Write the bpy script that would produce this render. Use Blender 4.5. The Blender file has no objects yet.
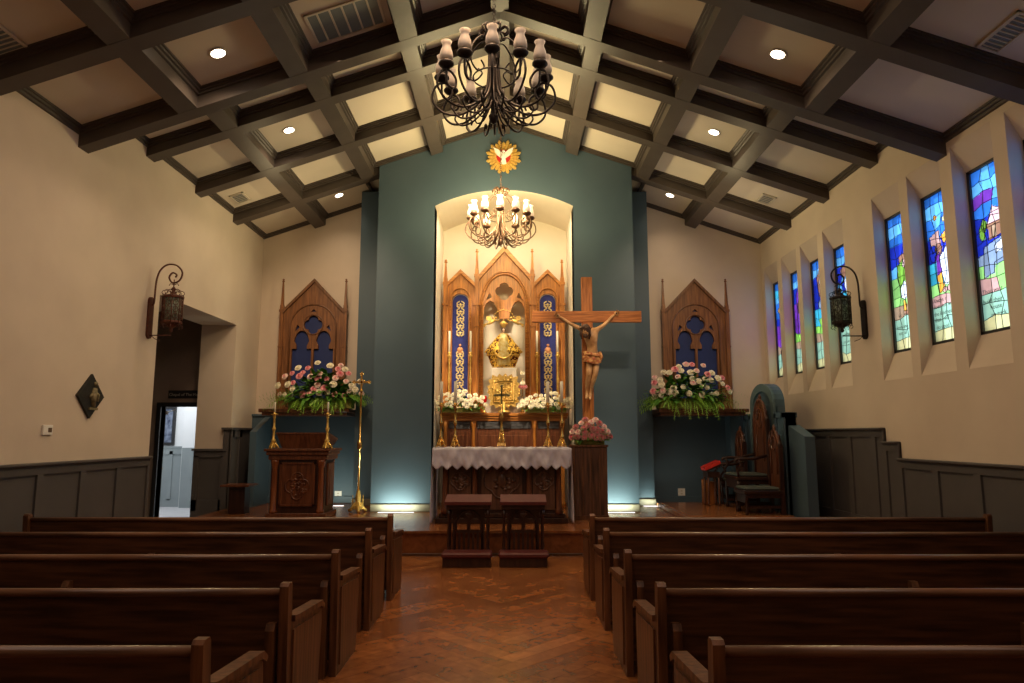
import bpy, math, random
from mathutils import Vector, Matrix
from mathutils.geometry import tessellate_polygon
random.seed(7)
PI = math.pi
S = bpy.context.scene
COL = S.collection

# ---------------------------------------------------------------- camera
FPX = 683.0
TH = math.atan(92.5 / FPX)
CT, ST, EYE = math.cos(TH), math.sin(TH), 1.7
cam = bpy.data.objects.new('camera', bpy.data.cameras.new('camera'))
COL.objects.link(cam)
cam.location = (0, 0, EYE)
cam.rotation_euler = (PI / 2 + TH, 0, 0)
cam.data.sensor_width = 36
cam.data.lens = FPX / 1024 * 36
cam.data.clip_start = 0.05
S.camera = cam

# ---------------------------------------------------------------- world, exposure, lights
world = bpy.data.worlds.new('sky'); S.world = world; world.use_nodes = True
wn = world.node_tree.nodes['Background']
wn.inputs[0].default_value = (0.80, 0.92, 1.0, 1); wn.inputs[1].default_value = 2.4
S.view_settings.view_transform = 'Standard'
S.view_settings.look = 'None'
S.view_settings.exposure = 0.43
S.view_settings.gamma = 1
S.view_settings.use_curve_mapping = False

WARM = (1.0, 0.66, 0.36); WARM2 = (1.0, 0.74, 0.42)
def lamp(kind, loc, energy, color=WARM, aim=None, size=0.1, size_y=None, spot=None, blend=0.6):
    d = bpy.data.lights.new('light', kind); d.energy = energy; d.color = color
    if kind == 'AREA':
        d.size = size
        if size_y: d.shape = 'RECTANGLE'; d.size_y = size_y
    else:
        d.shadow_soft_size = size
    if kind == 'SPOT': d.spot_size = math.radians(spot or 80); d.spot_blend = blend
    o = bpy.data.objects.new('light', d); COL.objects.link(o); o.location = loc
    if aim is not None:
        o.rotation_euler = (Vector(aim) - Vector(loc)).to_track_quat('-Z', 'Y').to_euler()
    return o
SPOTS = []
# glow above each shade of the lit chandelier
for k in range(6):
    a = 2 * PI * k / 6 + .26
    lamp('POINT', (-0.19 + .5 * math.cos(a), 11.1 + .5 * math.sin(a), 5.60), 31, (1.0, 0.82, 0.42), size=0.07)
# added warm fill points in mid-air before the altar wall, without fixtures
for x in (-3.9, 3.6):
    lamp('POINT', (x, 12.0, 5.2), 14, (1.0, 0.78, 0.42), size=.2)
# niche ceiling wash
lamp('AREA', (-0.15, 12.95, 5.9), 17, (1.0, 0.86, 0.68), (-0.15, 13.5, 1.6), 2.2, 0.25)
# spots on the altar and ambo zone
lamp('SPOT', (-2.9, 8.9, 6.2), 260, (1.0, 0.72, 0.46), (-3.8, 14.0, 2.9), 0.15, spot=56, blend=1)
lamp('SPOT', (2.6, 8.9, 6.2), 210, (1.0, 0.74, 0.50), (3.4, 14.0, 2.9), 0.15, spot=52, blend=1)
lamp('SPOT', (-0.6, 9.2, 6.6), 1350, (1.0, 0.80, 0.56), (-0.15, 13.4, 3.0), 0.1, spot=36, blend=.8)
lamp('SPOT', (2.0, 8.6, 6.3), 260, (1.0, 0.76, 0.50), (1.25, 11.6, 3.0), 0.08, spot=30, blend=.8)
# general nave light
lamp('AREA', (-0.15, 3.0, 6.3), 100, (1.0, 0.75, 0.58), (-0.15, 3.4, 0), 5.0, 5.0)
lamp('AREA', (-0.15, 7.0, 6.2), 60, (1.0, 0.70, 0.44), (-0.15, 7.4, 0), 4.0, 2.0)
lamp('SPOT', (-0.3, 5.6, 6.6), 400, (1.0, 0.60, 0.32), (-0.3, 7.2, 0), 0.3, spot=40, blend=1)
# floor wash strips at the foot of the teal walls
STRIPS = [(-2.02, 12.16, 0.62), (1.82, 12.16, 0.62), (-3.45, 13.28, 0.5), (2.78, 13.22, 0.58)]
for x, y, w in STRIPS:
    lamp('AREA', (x, y, 0.37), 10 if w > .6 else 4.5, (0.90, 1.0, 0.82), (x, y + 0.32, 1.6), w, 0.05)
# hall beyond the side opening
lamp('AREA', (-7.9, 15.0, 3.2), 42, (0.95, 0.98, 1.0), (-7.9, 14.9, 0), 1.6, 1.6)

# ---------------------------------------------------------------- pixel helper (photo measurement -> world point)
def ray(u, v):
    a = (u - 512) / FPX; b = (341.5 - v) / FPX
    return a, CT - b * ST, ST + b * CT
def at(u, v, Y):
    r = ray(u, v); t = Y / r[1]
    return Vector((r[0] * t, Y, EYE + r[2] * t))

# ---------------------------------------------------------------- materials
def newmat(name):
    m = bpy.data.materials.new(name); m.use_nodes = True
    nt = m.node_tree; return m, nt, nt.nodes['Principled BSDF']
def setb(b, col=None, rough=None, metal=None, spec=None):
    if col is not None: b.inputs['Base Color'].default_value = (*col, 1)
    if rough is not None: b.inputs['Roughness'].default_value = rough
    if metal is not None: b.inputs['Metallic'].default_value = metal
    if spec is not None: b.inputs['Specular IOR Level'].default_value = spec
def noisy(name, c1, c2, scale=6, rough=0.6, metal=0, bump=0.0, detail=4, stretch=(1, 1, 1), spec=0.4, rough2=None, contrast=(0.3, 0.7), world_=False):
    m, nt, b = newmat(name); N, L = nt.nodes, nt.links
    setb(b, c1, rough, metal, spec)
    tc = N.new('ShaderNodeTexCoord'); mp = N.new('ShaderNodeMapping'); mp.inputs['Scale'].default_value = stretch
    L.new(tc.outputs['Object'], mp.inputs['Vector'])
    nz = N.new('ShaderNodeTexNoise'); nz.inputs['Scale'].default_value = scale; nz.inputs['Detail'].default_value = detail
    L.new(mp.outputs['Vector'], nz.inputs['Vector'])
    cr = N.new('ShaderNodeValToRGB'); cr.color_ramp.elements[0].position = contrast[0]; cr.color_ramp.elements[1].position = contrast[1]
    cr.color_ramp.elements[0].color = (*c1, 1); cr.color_ramp.elements[1].color = (*c2, 1)
    L.new(nz.outputs['Fac'], cr.inputs['Fac']); L.new(cr.outputs['Color'], b.inputs['Base Color'])
    if bump:
        bp = N.new('ShaderNodeBump'); bp.inputs['Strength'].default_value = bump; bp.inputs['Distance'].default_value = 0.01
        L.new(nz.outputs['Fac'], bp.inputs['Height']); L.new(bp.outputs['Normal'], b.inputs['Normal'])
    return m
def wood(name, c1, c2, axis='z', rough=0.35, fine=1.0, bump=0.15, spec=0.5):
    st = {'x': (0.7, 9, 9), 'y': (9, 0.7, 9), 'z': (9, 9, 0.7)}[axis]
    return noisy(name, c1, c2, 3.0 * fine, rough, 0, bump, 7, st, spec, contrast=(0.35, 0.68))
def plain(name, col, rough=0.5, metal=0, spec=0.5):
    return noisy(name, col, tuple(min(1, c * 1.12) for c in col), 14, rough, metal, 0, 2, (1, 1, 1), spec)
def emis(name, col, st):
    m, nt, b = newmat(name); setb(b, (0.8, 0.8, 0.8), 0.5)
    b.inputs['Emission Color'].default_value = (*col, 1); b.inputs['Emission Strength'].default_value = st
    return m

M = {}
M['plaster'] = noisy('cream_plaster', (0.60, 0.49, 0.385), (0.66, 0.545, 0.43), 1.6, 0.85, 0, 0.02, 3)
M['ceil'] = noisy('ceiling_plaster', (0.62, 0.53, 0.42), (0.68, 0.58, 0.46), 1.2, 0.9, 0, 0.02, 3)
M['teal'] = noisy('teal_paint', (0.064, 0.102, 0.132), (0.072, 0.113, 0.145), 1.4, 0.48, 0, 0.02, 3)
M['navy'] = noisy('navy_panel', (0.013, 0.026, 0.12), (0.017, 0.034, 0.15), 3, 0.6)
M['trim'] = noisy('umber_painted_wood', (0.070, 0.054, 0.045), (0.085, 0.066, 0.055), 4, 0.42, 0, 0.03, 4)
M['wains'] = noisy('grey_brown_painted_panel', (0.078, 0.069, 0.066), (0.092, 0.081, 0.077), 3, 0.5, 0, 0.02, 4)
M['hallpanel'] = noisy('blue_grey_panel', (0.24, 0.28, 0.29), (0.28, 0.32, 0.33), 3, 0.6)
M['white'] = noisy('white_wall', (0.75, 0.78, 0.80), (0.8, 0.82, 0.84), 3, 0.8)
M['pewx'] = wood('walnut_along', (0.040, 0.015, 0.007), (0.135, 0.052, 0.022), 'x', 0.38)
M['pewz'] = wood('walnut_upright', (0.065, 0.024, 0.010), (0.20, 0.082, 0.034), 'z', 0.36)
M['pewcap'] = wood('walnut_rail', (0.085, 0.036, 0.018), (0.22, 0.10, 0.052), 'x', 0.3)
M['oakz'] = wood('golden_oak_upright', (0.30, 0.095, 0.014), (0.62, 0.25, 0.045), 'z', 0.4, 1.3)
M['oakx'] = wood('golden_oak_along', (0.30, 0.095, 0.014), (0.62, 0.25, 0.045), 'x', 0.4, 1.3)
M['oak2'] = wood('brown_oak_upright', (0.13, 0.045, 0.013), (0.27, 0.105, 0.032), 'z', 0.45, 1.3)
M['mahog'] = wood('mahogany', (0.075, 0.022, 0.010), (0.17, 0.058, 0.024), 'z', 0.3)
M['mahogd'] = wood('dark_mahogany', (0.020, 0.008, 0.006), (0.050, 0.018, 0.011), 'z', 0.3)
M['cross_x'] = wood('cross_oak_along', (0.28, 0.08, 0.015), (0.56, 0.2, 0.045), 'x', 0.45, 1.5)
M['cross_z'] = wood('cross_oak_upright', (0.28, 0.08, 0.015), (0.56, 0.2, 0.045), 'z', 0.45, 1.5)
M['pedw'] = wood('dark_walnut_upright', (0.045, 0.02, 0.012), (0.16, 0.07, 0.037), 'z', 0.4)
M['brass'] = noisy('polished_brass', (0.72, 0.42, 0.11), (0.92, 0.62, 0.22), 20, 0.24, 1.0, 0.05)
M['gold'] = noisy('gilded_metal', (0.62, 0.36, 0.07), (0.95, 0.66, 0.20), 30, 0.34, 0.5, 0.35)
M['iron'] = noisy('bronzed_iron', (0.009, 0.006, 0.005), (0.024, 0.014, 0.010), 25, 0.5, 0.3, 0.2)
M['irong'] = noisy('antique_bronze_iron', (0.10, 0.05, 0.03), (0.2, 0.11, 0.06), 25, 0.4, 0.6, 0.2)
M['rust'] = noisy('rusty_iron', (0.07, 0.025, 0.016), (0.15, 0.05, 0.03), 18, 0.55, 0.4, 0.2)
M['marble'] = noisy('dark_marble', (0.03, 0.03, 0.032), (0.12, 0.12, 0.125), 7, 0.18, 0, 0, 8, (1, 1, 3))
M['cloth'] = noisy('white_linen', (0.56, 0.52, 0.60), (0.64, 0.60, 0.68), 12, 0.85, 0, 0.3, 6)
M['candle'] = noisy('ivory_wax', (0.80, 0.74, 0.60), (0.86, 0.80, 0.67), 9, 0.45)
M['red'] = noisy('red_leather', (0.30, 0.028, 0.022), (0.36, 0.035, 0.028), 10, 0.5)
M['redpad'] = noisy('wine_vinyl', (0.075, 0.010, 0.008), (0.105, 0.016, 0.012), 10, 0.55)
M['redglass'] = plain('red_glass', (0.5, 0.01, 0.01), 0.1)
M['black'] = plain('black_enamel', (0.012, 0.012, 0.014), 0.4)
M['plate'] = plain('white_plastic', (0.75, 0.72, 0.66), 0.4)
M['ventw'] = plain('vent_enamel', (0.55, 0.48, 0.38), 0.5)
M['ventg'] = plain('vent_mesh', (0.13, 0.15, 0.16), 0.6)
M['leaf'] = noisy('leaf_green', (0.05, 0.15, 0.015), (0.12, 0.30, 0.04), 20, 0.5)
M['leafl'] = noisy('fern_green', (0.16, 0.34, 0.03), (0.32, 0.54, 0.07), 20, 0.5)
M['basket'] = noisy('green_basket', (0.20, 0.22, 0.04), (0.34, 0.30, 0.07), 30, 0.7, 0, 0.5)
M['rosew'] = noisy('cream_rose', (0.82, 0.76, 0.55), (0.90, 0.84, 0.68), 40, 0.6)
M['rosep'] = noisy('pink_rose', (0.80, 0.30, 0.33), (0.88, 0.44, 0.45), 40, 0.6)
M['rosel'] = noisy('blush_rose', (0.86, 0.62, 0.55), (0.92, 0.72, 0.64), 40, 0.6)
M['roseh'] = noisy('rose_heart', (0.65, 0.10, 0.16), (0.72, 0.18, 0.22), 40, 0.6)
M['dusty'] = noisy('dusty_pink', (0.46, 0.17, 0.16), (0.58, 0.27, 0.24), 40, 0.7)
M['skin'] = noisy('carved_flesh', (0.34, 0.16, 0.06), (0.68, 0.40, 0.18), 9, 0.5)  # wide noise contrast paints some of the body's shading into the colour
M['hair'] = noisy('carved_hair', (0.04, 0.018, 0.01), (0.09, 0.04, 0.02), 40, 0.6, 0, 0.5)
M['loin'] = noisy('red_gold_cloth', (0.32, 0.02, 0.012), (0.72, 0.42, 0.14), 26, 0.6, 0, 0.4)
M['banner'] = noisy('blue_velvet', (0.020, 0.026, 0.16), (0.030, 0.038, 0.22), 12, 0.8)
M['embro'] = noisy('gold_thread', (0.62, 0.46, 0.20), (0.85, 0.72, 0.40), 60, 0.5, 0.3, 0.3)
M['cape'] = noisy('gold_on_wine_brocade', (0.12, 0.012, 0.008), (0.95, 0.62, 0.10), 27, 0.4, 0.35, 0.4, 2, contrast=(0.44, 0.5))
M['ivory'] = plain('ivory_cloth', (0.86, 0.78, 0.60), 0.6)
M['frost'] = None
M['slateg'] = noisy('dark_slate', (0.008, 0.008, 0.008), (0.022, 0.02, 0.016), 12, 0.5, 0, 0.4)
M['relief'] = noisy('tarnished_gold_relief', (0.10, 0.08, 0.04), (0.35, 0.28, 0.15), 20, 0.5, 0.3, 0.5)
M['wick'] = plain('burnt_wick', (0.02, 0.02, 0.02), 0.9)
M['spot'] = emis('lit_lens', (1.0, 0.82, 0.62), 9)
M['strip'] = emis('lit_strip', (1.0, 0.93, 0.95), 2.2)
M['lead'] = plain('black_lead', (0.006, 0.006, 0.007), 0.6)
M['ink'] = plain('dark_ink', (0.02, 0.03, 0.03), 0.7)
M['signw'] = plain('sign_lettering', (0.30, 0.28, 0.25), 0.6)
M['paint'] = noisy('dark_blue_painting', (0.01, 0.02, 0.06), (0.25, 0.3, 0.4), 9, 0.5)
def frosted(name, st, k=1.0):
    m, nt, b = newmat(name); setb(b, (0.80 * k, 0.74 * k, 0.66 * k), 0.35)
    N, L = nt.nodes, nt.links
    nz = N.new('ShaderNodeTexNoise'); nz.inputs['Scale'].default_value = 40
    bp = N.new('ShaderNodeBump'); bp.inputs['Strength'].default_value = 0.4
    L.new(nz.outputs['Fac'], bp.inputs['Height']); L.new(bp.outputs['Normal'], b.inputs['Normal'])
    b.inputs['Emission Color'].default_value = (1.0, 0.72, 0.42, 1); b.inputs['Emission Strength'].default_value = st
    tr = N.new('ShaderNodeBsdfTranslucent'); tr.inputs['Color'].default_value = (0.8 * k, 0.72 * k, 0.62 * k, 1)
    mx = N.new('ShaderNodeMixShader'); mx.inputs[0].default_value = 0.35
    L.new(b.outputs[0], mx.inputs[1]); L.new(tr.outputs[0], mx.inputs[2])
    L.new(mx.outputs[0], N['Material Output'].inputs[0])
    return m
M['frost_dim'] = frosted('frosted_glass_dim', 0.0, .85)
M['frost_lit'] = frosted('frosted_glass_lit', 0.45)
def glassmat():
    m, nt, b = newmat('stained_glass'); N, L = nt.nodes, nt.links
    at_ = N.new('ShaderNodeVertexColor'); at_.layer_name = 'Col'
    nz = N.new('ShaderNodeTexNoise'); nz.inputs['Scale'].default_value = 7; nz.inputs['Detail'].default_value = 5
    tc = N.new('ShaderNodeTexCoord'); L.new(tc.outputs['Object'], nz.inputs['Vector'])
    cr = N.new('ShaderNodeValToRGB'); cr.color_ramp.elements[0].position = .3; cr.color_ramp.elements[1].position = .75
    cr.color_ramp.elements[0].color = (.72, .72, .72, 1); cr.color_ramp.elements[1].color = (1, 1, 1, 1)
    L.new(nz.outputs['Fac'], cr.inputs['Fac'])
    mm = N.new('ShaderNodeMix'); mm.data_type = 'RGBA'; mm.blend_type = 'MULTIPLY'; mm.inputs['Factor'].default_value = 1
    L.new(at_.outputs['Color'], mm.inputs['A']); L.new(cr.outputs['Color'], mm.inputs['B'])
    t1 = N.new('ShaderNodeBsdfTransparent'); t2 = N.new('ShaderNodeBsdfTranslucent')
    L.new(mm.outputs['Result'], t1.inputs[0]); L.new(mm.outputs['Result'], t2.inputs[0])
    mx = N.new('ShaderNodeMixShader'); mx.inputs[0].default_value = 0.5
    L.new(t1.outputs[0], mx.inputs[1]); L.new(t2.outputs[0], mx.inputs[2])
    L.new(mx.outputs[0], N['Material Output'].inputs[0])
    return m
M['glass'] = glassmat()
def floormat():
    m, nt, b = newmat('herringbone_oak'); N, L = nt.nodes, nt.links
    setb(b, (0.2, 0.08, 0.03), 0.24, 0, 0.5)
    vc = N.new('ShaderNodeVertexColor'); vc.layer_name = 'Col'
    tc = N.new('ShaderNodeTexCoord')
    nz = N.new('ShaderNodeTexNoise'); nz.inputs['Scale'].default_value = 7; nz.inputs['Detail'].default_value = 7; nz.inputs['Distortion'].default_value = 1.2
    L.new(tc.outputs['Object'], nz.inputs['Vector'])
    cr = N.new('ShaderNodeValToRGB'); cr.color_ramp.elements[0].position = .32; cr.color_ramp.elements[1].position = .68
    cr.color_ramp.elements[0].color = (.66, .62, .58, 1); cr.color_ramp.elements[1].color = (1.1, 1.07, 1.03, 1)
    L.new(nz.outputs['Fac'], cr.inputs['Fac'])
    mm = N.new('ShaderNodeMix'); mm.data_type = 'RGBA'; mm.blend_type = 'MULTIPLY'; mm.inputs['Factor'].default_value = 1
    L.new(vc.outputs['Color'], mm.inputs['A']); L.new(cr.outputs['Color'], mm.inputs['B'])
    L.new(mm.outputs['Result'], b.inputs['Base Color'])
    bp = N.new('ShaderNodeBump'); bp.inputs['Strength'].default_value = 0.12
    L.new(nz.outputs['Fac'], bp.inputs['Height']); L.new(bp.outputs['Normal'], b.inputs['Normal'])
    return m
M['floor'] = floormat()

# ---------------------------------------------------------------- mesh builder
class MB:
    def __init__(s): s.v = []; s.f = []; s.m = []; s.sm = []; s.c = []
    def add(s, vs, fs, mi=0, smooth=False, col=None):
        n = len(s.v); s.v += [tuple(p) for p in vs]
        for f in fs: s.f.append([n + i for i in f]); s.m.append(mi); s.sm.append(smooth); s.c.append(col)
        return s
    def hexa(s, p, mi=0):
        return s.add(p, [(0, 3, 2, 1), (4, 5, 6, 7), (0, 1, 5, 4), (1, 2, 6, 5), (2, 3, 7, 6), (3, 0, 4, 7)], mi)
    def box(s, x0, x1, y0, y1, z0, z1, mi=0, bev=0.0):
        if bev <= 0 or min(abs(x1 - x0), abs(y1 - y0), abs(z1 - z0)) < 2.2 * bev:
            return s.hexa([(x0, y0, z0), (x1, y0, z0), (x1, y1, z0), (x0, y1, z0), (x0, y0, z1), (x1, y0, z1), (x1, y1, z1), (x0, y1, z1)], mi)
        X = (x0, x1); Yv = (y0, y1); Z = (z0, z1); V = []; idx = {}
        for i in (0, 1):
            for j in (0, 1):
                for k in (0, 1):
                    sx, sy, sz = 1 - 2 * i, 1 - 2 * j, 1 - 2 * k
                    for a in range(3):
                        p = [X[i] + (sx * bev if a != 0 else 0), Yv[j] + (sy * bev if a != 1 else 0), Z[k] + (sz * bev if a != 2 else 0)]
                        idx[(i, j, k, a)] = len(V); V.append(p)
        F = []
        for i in (0, 1): F.append([idx[(i, j, k, 0)] for j, k in ((0, 0), (1, 0), (1, 1), (0, 1))][::(1 if i else -1)])
        for j in (0, 1): F.append([idx[(i, j, k, 1)] for i, k in ((0, 0), (1, 0), (1, 1), (0, 1))][::(-1 if j else 1)])
        for k in (0, 1): F.append([idx[(i, j, k, 2)] for i, j in ((0, 0), (1, 0), (1, 1), (0, 1))][::(1 if k else -1)])
        for i in (0, 1):
            for j in (0, 1):
                F.append([idx[(i, j, 0, 0)], idx[(i, j, 1, 0)], idx[(i, j, 1, 1)], idx[(i, j, 0, 1)]])
                F.append([idx[(i, 0, j, 0)], idx[(i, 1, j, 0)], idx[(i, 1, j, 2)], idx[(i, 0, j, 2)]])
                F.append([idx[(0, i, j, 1)], idx[(1, i, j, 1)], idx[(1, i, j, 2)], idx[(0, i, j, 2)]])
                for k in (0, 1): F.append([idx[(i, j, k, 0)], idx[(i, j, k, 1)], idx[(i, j, k, 2)]])
        return s.add(V, F, mi)
    def prism(s, pts, axis, a0, a1, mi=0, smooth=False):
        """outline pts (p,q) extruded along axis: 'x'->(a,p,q) 'y'->(p,a,q) 'z'->(p,q,a)"""
        def P(p, a): return {'x': (a, p[0], p[1]), 'y': (p[0], a, p[1]), 'z': (p[0], p[1], a)}[axis]
        n = len(pts); V = [P(p, a0) for p in pts] + [P(p, a1) for p in pts]
        s.add(V, [list(range(n))[::-1], list(range(n, 2 * n))], mi)
        b = len(s.v) - 2 * n
        for i in range(n):
            j = (i + 1) % n; s.f.append([b + i, b + j, b + n + j, b + n + i]); s.m.append(mi); s.sm.append(smooth); s.c.append(None)
        return s
    def holed(s, outer, holes, y0, y1, mi=0, xf=None):
        """plate in XZ with holes, from y0 (front) to y1"""
        loops = [outer] + holes
        flat = [p for l in loops for p in l]
        tris = tessellate_polygon([[Vector((p[0], p[1], 0)) for p in l] for l in loops])
        n = len(flat); V = [(p[0], y0, p[1]) for p in flat] + [(p[0], y1, p[1]) for p in flat]
        if xf: V = [xf(p) for p in V]
        F = [tuple(t) for t in tris] + [tuple(n + i for i in t[::-1]) for t in tris]
        k = 0
        for l in loops:
            m = len(l)
            for i in range(m):
                j = (i + 1) % m; F.append((k + i, k + j, n + k + j, n + k + i))
            k += m
        return s.add(V, F, mi)
    def tube(s, pts, r, n=6, mi=0, taper=None, cap=True):
        pts = [Vector(p) for p in pts]; m = len(pts); rings = []
        up = None
        for i, p in enumerate(pts):
            t = (pts[min(i + 1, m - 1)] - pts[max(i - 1, 0)])
            if t.length < 1e-9: t = Vector((0, 0, 1))
            t.normalize()
            if up is None:
                up = Vector((0, 0, 1)) if abs(t.z) < 0.9 else Vector((1, 0, 0))
            a = t.cross(up)
            if a.length < 1e-6: a = t.orthogonal()
            a.normalize(); b = a.cross(t).normalized(); up = b
            rr = r if taper is None else r * taper[min(i, len(taper) - 1)]
            rings.append([p + a * math.cos(2 * PI * k / n) * rr + b * math.sin(2 * PI * k / n) * rr for k in range(n)])
        V = [q for g in rings for q in g]; F = []
        for i in range(m - 1):
            for k in range(n):
                F.append((i * n + k, i * n + (k + 1) % n, (i + 1) * n + (k + 1) % n, (i + 1) * n + k))
        if cap: F += [tuple(range(n))[::-1], tuple((m - 1) * n + k for k in range(n))]
        return s.add(V, F, mi, True)
    def lathe(s, prof, c=(0, 0, 0), n=16, mi=0, sx=1, sy=1, smooth=True, cap=True):
        V = []; F = []
        for r, z in prof:
            for k in range(n):
                a = 2 * PI * k / n + PI / n
                V.append((c[0] + r * sx * math.cos(a), c[1] + r * sy * math.sin(a), c[2] + z))
        m = len(prof)
        for i in range(m - 1):
            for k in range(n): F.append((i * n + k, i * n + (k + 1) % n, (i + 1) * n + (k + 1) % n, (i + 1) * n + k))
        if cap: F += [tuple(range(n))[::-1], tuple((m - 1) * n + k for k in range(n))]
        return s.add(V, F, mi, smooth)
    def ball(s, c, r, n=10, mi=0, sc=(1, 1, 1)):
        m = max(5, n // 2 + 1); pr = []
        V = []; F = []
        for i in range(m + 1):
            t = PI * i / m
            for k in range(n):
                a = 2 * PI * k / n
                V.append((c[0] + r * sc[0] * math.sin(t) * math.cos(a), c[1] + r * sc[1] * math.sin(t) * math.sin(a), c[2] - r * sc[2] * math.cos(t)))
        for i in range(m):
            for k in range(n): F.append((i * n + k, i * n + (k + 1) % n, (i + 1) * n + (k + 1) % n, (i + 1) * n + k))
        return s.add(V, F, mi, True)
    def build(s, name, mats, parent=None, label=None):
        if not isinstance(mats, (list, tuple)): mats = [mats]
        me = bpy.data.meshes.new(name)
        off = Vector((0, 0, 0)); p = parent
        while p is not None: off += Vector(p.location); p = p.parent
        me.from_pydata([tuple(Vector(v) - off) for v in s.v], [], s.f)
        for m in mats: me.materials.append(m)
        me.polygons.foreach_set('material_index', s.m)
        me.polygons.foreach_set('use_smooth', s.sm)
        if any(c is not None for c in s.c):
            ca = me.color_attributes.new('Col', 'FLOAT_COLOR', 'CORNER'); k = 0
            for pi, pl in enumerate(me.polygons):
                c = s.c[pi] or (0, 0, 0)
                for li in pl.loop_indices: ca.data[li].color = (*c, 1)
        me.update()
        o = bpy.data.objects.new(name, me); COL.objects.link(o)
        if parent is not None: o.parent = parent
        if label: o['label'] = label
        return o
def tag(o, label, cat, group=None):
    o['label'] = label; o['category'] = cat
    if group: o['group'] = group
    return o
def thing(name, label, cat, loc=(0, 0, 0), group=None):
    o = bpy.data.objects.new(name, None); COL.objects.link(o); o.location = loc; o.empty_display_size = 0.1
    return tag(o, label, cat, group)
def struct(o): o['kind'] = 'structure'; return o
def copy_tree(o, loc=None, label=None, group=None, rotz=None, parent=None, scale=None):
    c = o.copy(); COL.objects.link(c)
    if parent is not None: c.parent = parent
    for ch in list(o.children): copy_tree(ch, parent=c)
    if loc is not None: c.location = loc
    if label: c['label'] = label
    if group: c['group'] = group
    if rotz is not None: c.rotation_euler = (0, 0, rotz)
    if scale: c.scale = scale
    return c
def textmesh(txt, size, mat, loc, rot, name, parent=None, depth=0.002):
    cu = bpy.data.curves.new(name, 'FONT'); cu.body = txt; cu.size = size; cu.extrude = depth; cu.resolution_u = 2
    tmp = bpy.data.objects.new('tmp', cu); COL.objects.link(tmp)
    bpy.context.view_layer.update()
    me = bpy.data.meshes.new_from_object(tmp.evaluated_get(bpy.context.evaluated_depsgraph_get()))
    bpy.data.objects.remove(tmp)
    me.transform(Matrix.Translation(loc) @ rot.to_4x4())
    if parent is not None: me.transform(Matrix.Translation(-Vector(parent.location)))
    me.materials.clear(); me.materials.append(mat)
    o = bpy.data.objects.new(name, me); COL.objects.link(o)
    if parent is not None: o.parent = parent
    return o

# ================================================================ ROOM SHELL
XW, XC = 5.25, -0.15            # side walls, ridge
YF, YB = 14.05, -3.0            # front wall, back wall
PZ, PY = 0.338, 9.954           # sanctuary platform height, its riser
YS = 8.04                       # where the ceiling steps up
def zfar(x): return 7.62 - 0.345 * abs(x - XC)
def znear(x): return 7.17 - 0.353 * abs(x - XC)

# floor: herringbone planks over the nave
def planks(mb, x0, x1, y0, y1, z, w=0.15, l=0.9, pal=None, seed=1):
    rnd = random.Random(seed); q = w / math.sqrt(2); n = int(round(l / w))
    # herringbone on a 45 degree lattice
    c, s_ = math.cos(PI / 4), math.sin(PI / 4)
    R = max(x1 - x0, y1 - y0) * 1.5; cx, cy = (x0 + x1) / 2, (y0 + y1) / 2
    K = int(R / w) + 2
    def clip(poly):
        for ax, lim, sg in ((0, x0, 1), (0, x1, -1), (1, y0, 1), (1, y1, -1)):
            out = []
            for i in range(len(poly)):
                a, b = poly[i], poly[(i + 1) % len(poly)]
                da, db = sg * (a[ax] - lim), sg * (b[ax] - lim)
                if da >= 0: out.append(a)
                if (da >= 0) != (db >= 0):
                    t = da / (da - db); out.append((a[0] + t * (b[0] - a[0]), a[1] + t * (b[1] - a[1])))
            poly = out
            if len(poly) < 3: return None
        return poly
    g = 0.0012
    for i in range(-K, K):
        for j in range(-K // n - 1, K // n + 2):
            for hv in (0, 1):
                if hv == 0: a0, b0, aw, bw = i * w + j * 2 * l * 0 + j * l * 1.0, 0, 0, 0
                # standard herringbone: horizontal plank at (i, i+2nj), vertical beside it
                bx = i * w; by = (i + 2 * n * j) * w
                if hv == 0: r = (bx, by, l, w)
                else: r = (bx, by + w, w, l)
                u0, v0, du, dv = r
                cor = [(u0 + g, v0 + g), (u0 + du - g, v0 + g), (u0 + du - g, v0 + dv - g), (u0 + g, v0 + dv - g)]
                cor = [(cx + (p[0] * c - p[1] * s_), cy + (p[0] * s_ + p[1] * c)) for p in cor]
                if max(p[0] for p in cor) < x0 or min(p[0] for p in cor) > x1 or max(p[1] for p in cor) < y0 or min(p[1] for p in cor) > y1: continue
                cor = clip(cor)
                if not cor: continue
                k = rnd.random()
                b_ = rnd.choice(pal or [(0.235, 0.082, 0.025), (0.27, 0.096, 0.029), (0.205, 0.070, 0.022), (0.29, 0.108, 0.034)])
                col = tuple(ch * (0.88 + 0.24 * k) for ch in b_)
                mb.add([(p[0], p[1], z) for p in cor], [tuple(range(len(cor)))], 0, False, col)
mb = MB(); planks(mb, -XW, XW, YB, PY + .05, 0.0)
mb.add([(-XW, YB, -0.01), (XW, YB, -0.01), (XW, PY + 0.1, -0.01), (-XW, PY + 0.1, -0.01)], [(0, 1, 2, 3)], 0, False, (0.03, 0.012, 0.006))
mb.box(-XW, XW, YB, PY + 0.1, -0.15, -0.012); struct(mb.build('floor', M['floor']))
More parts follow.
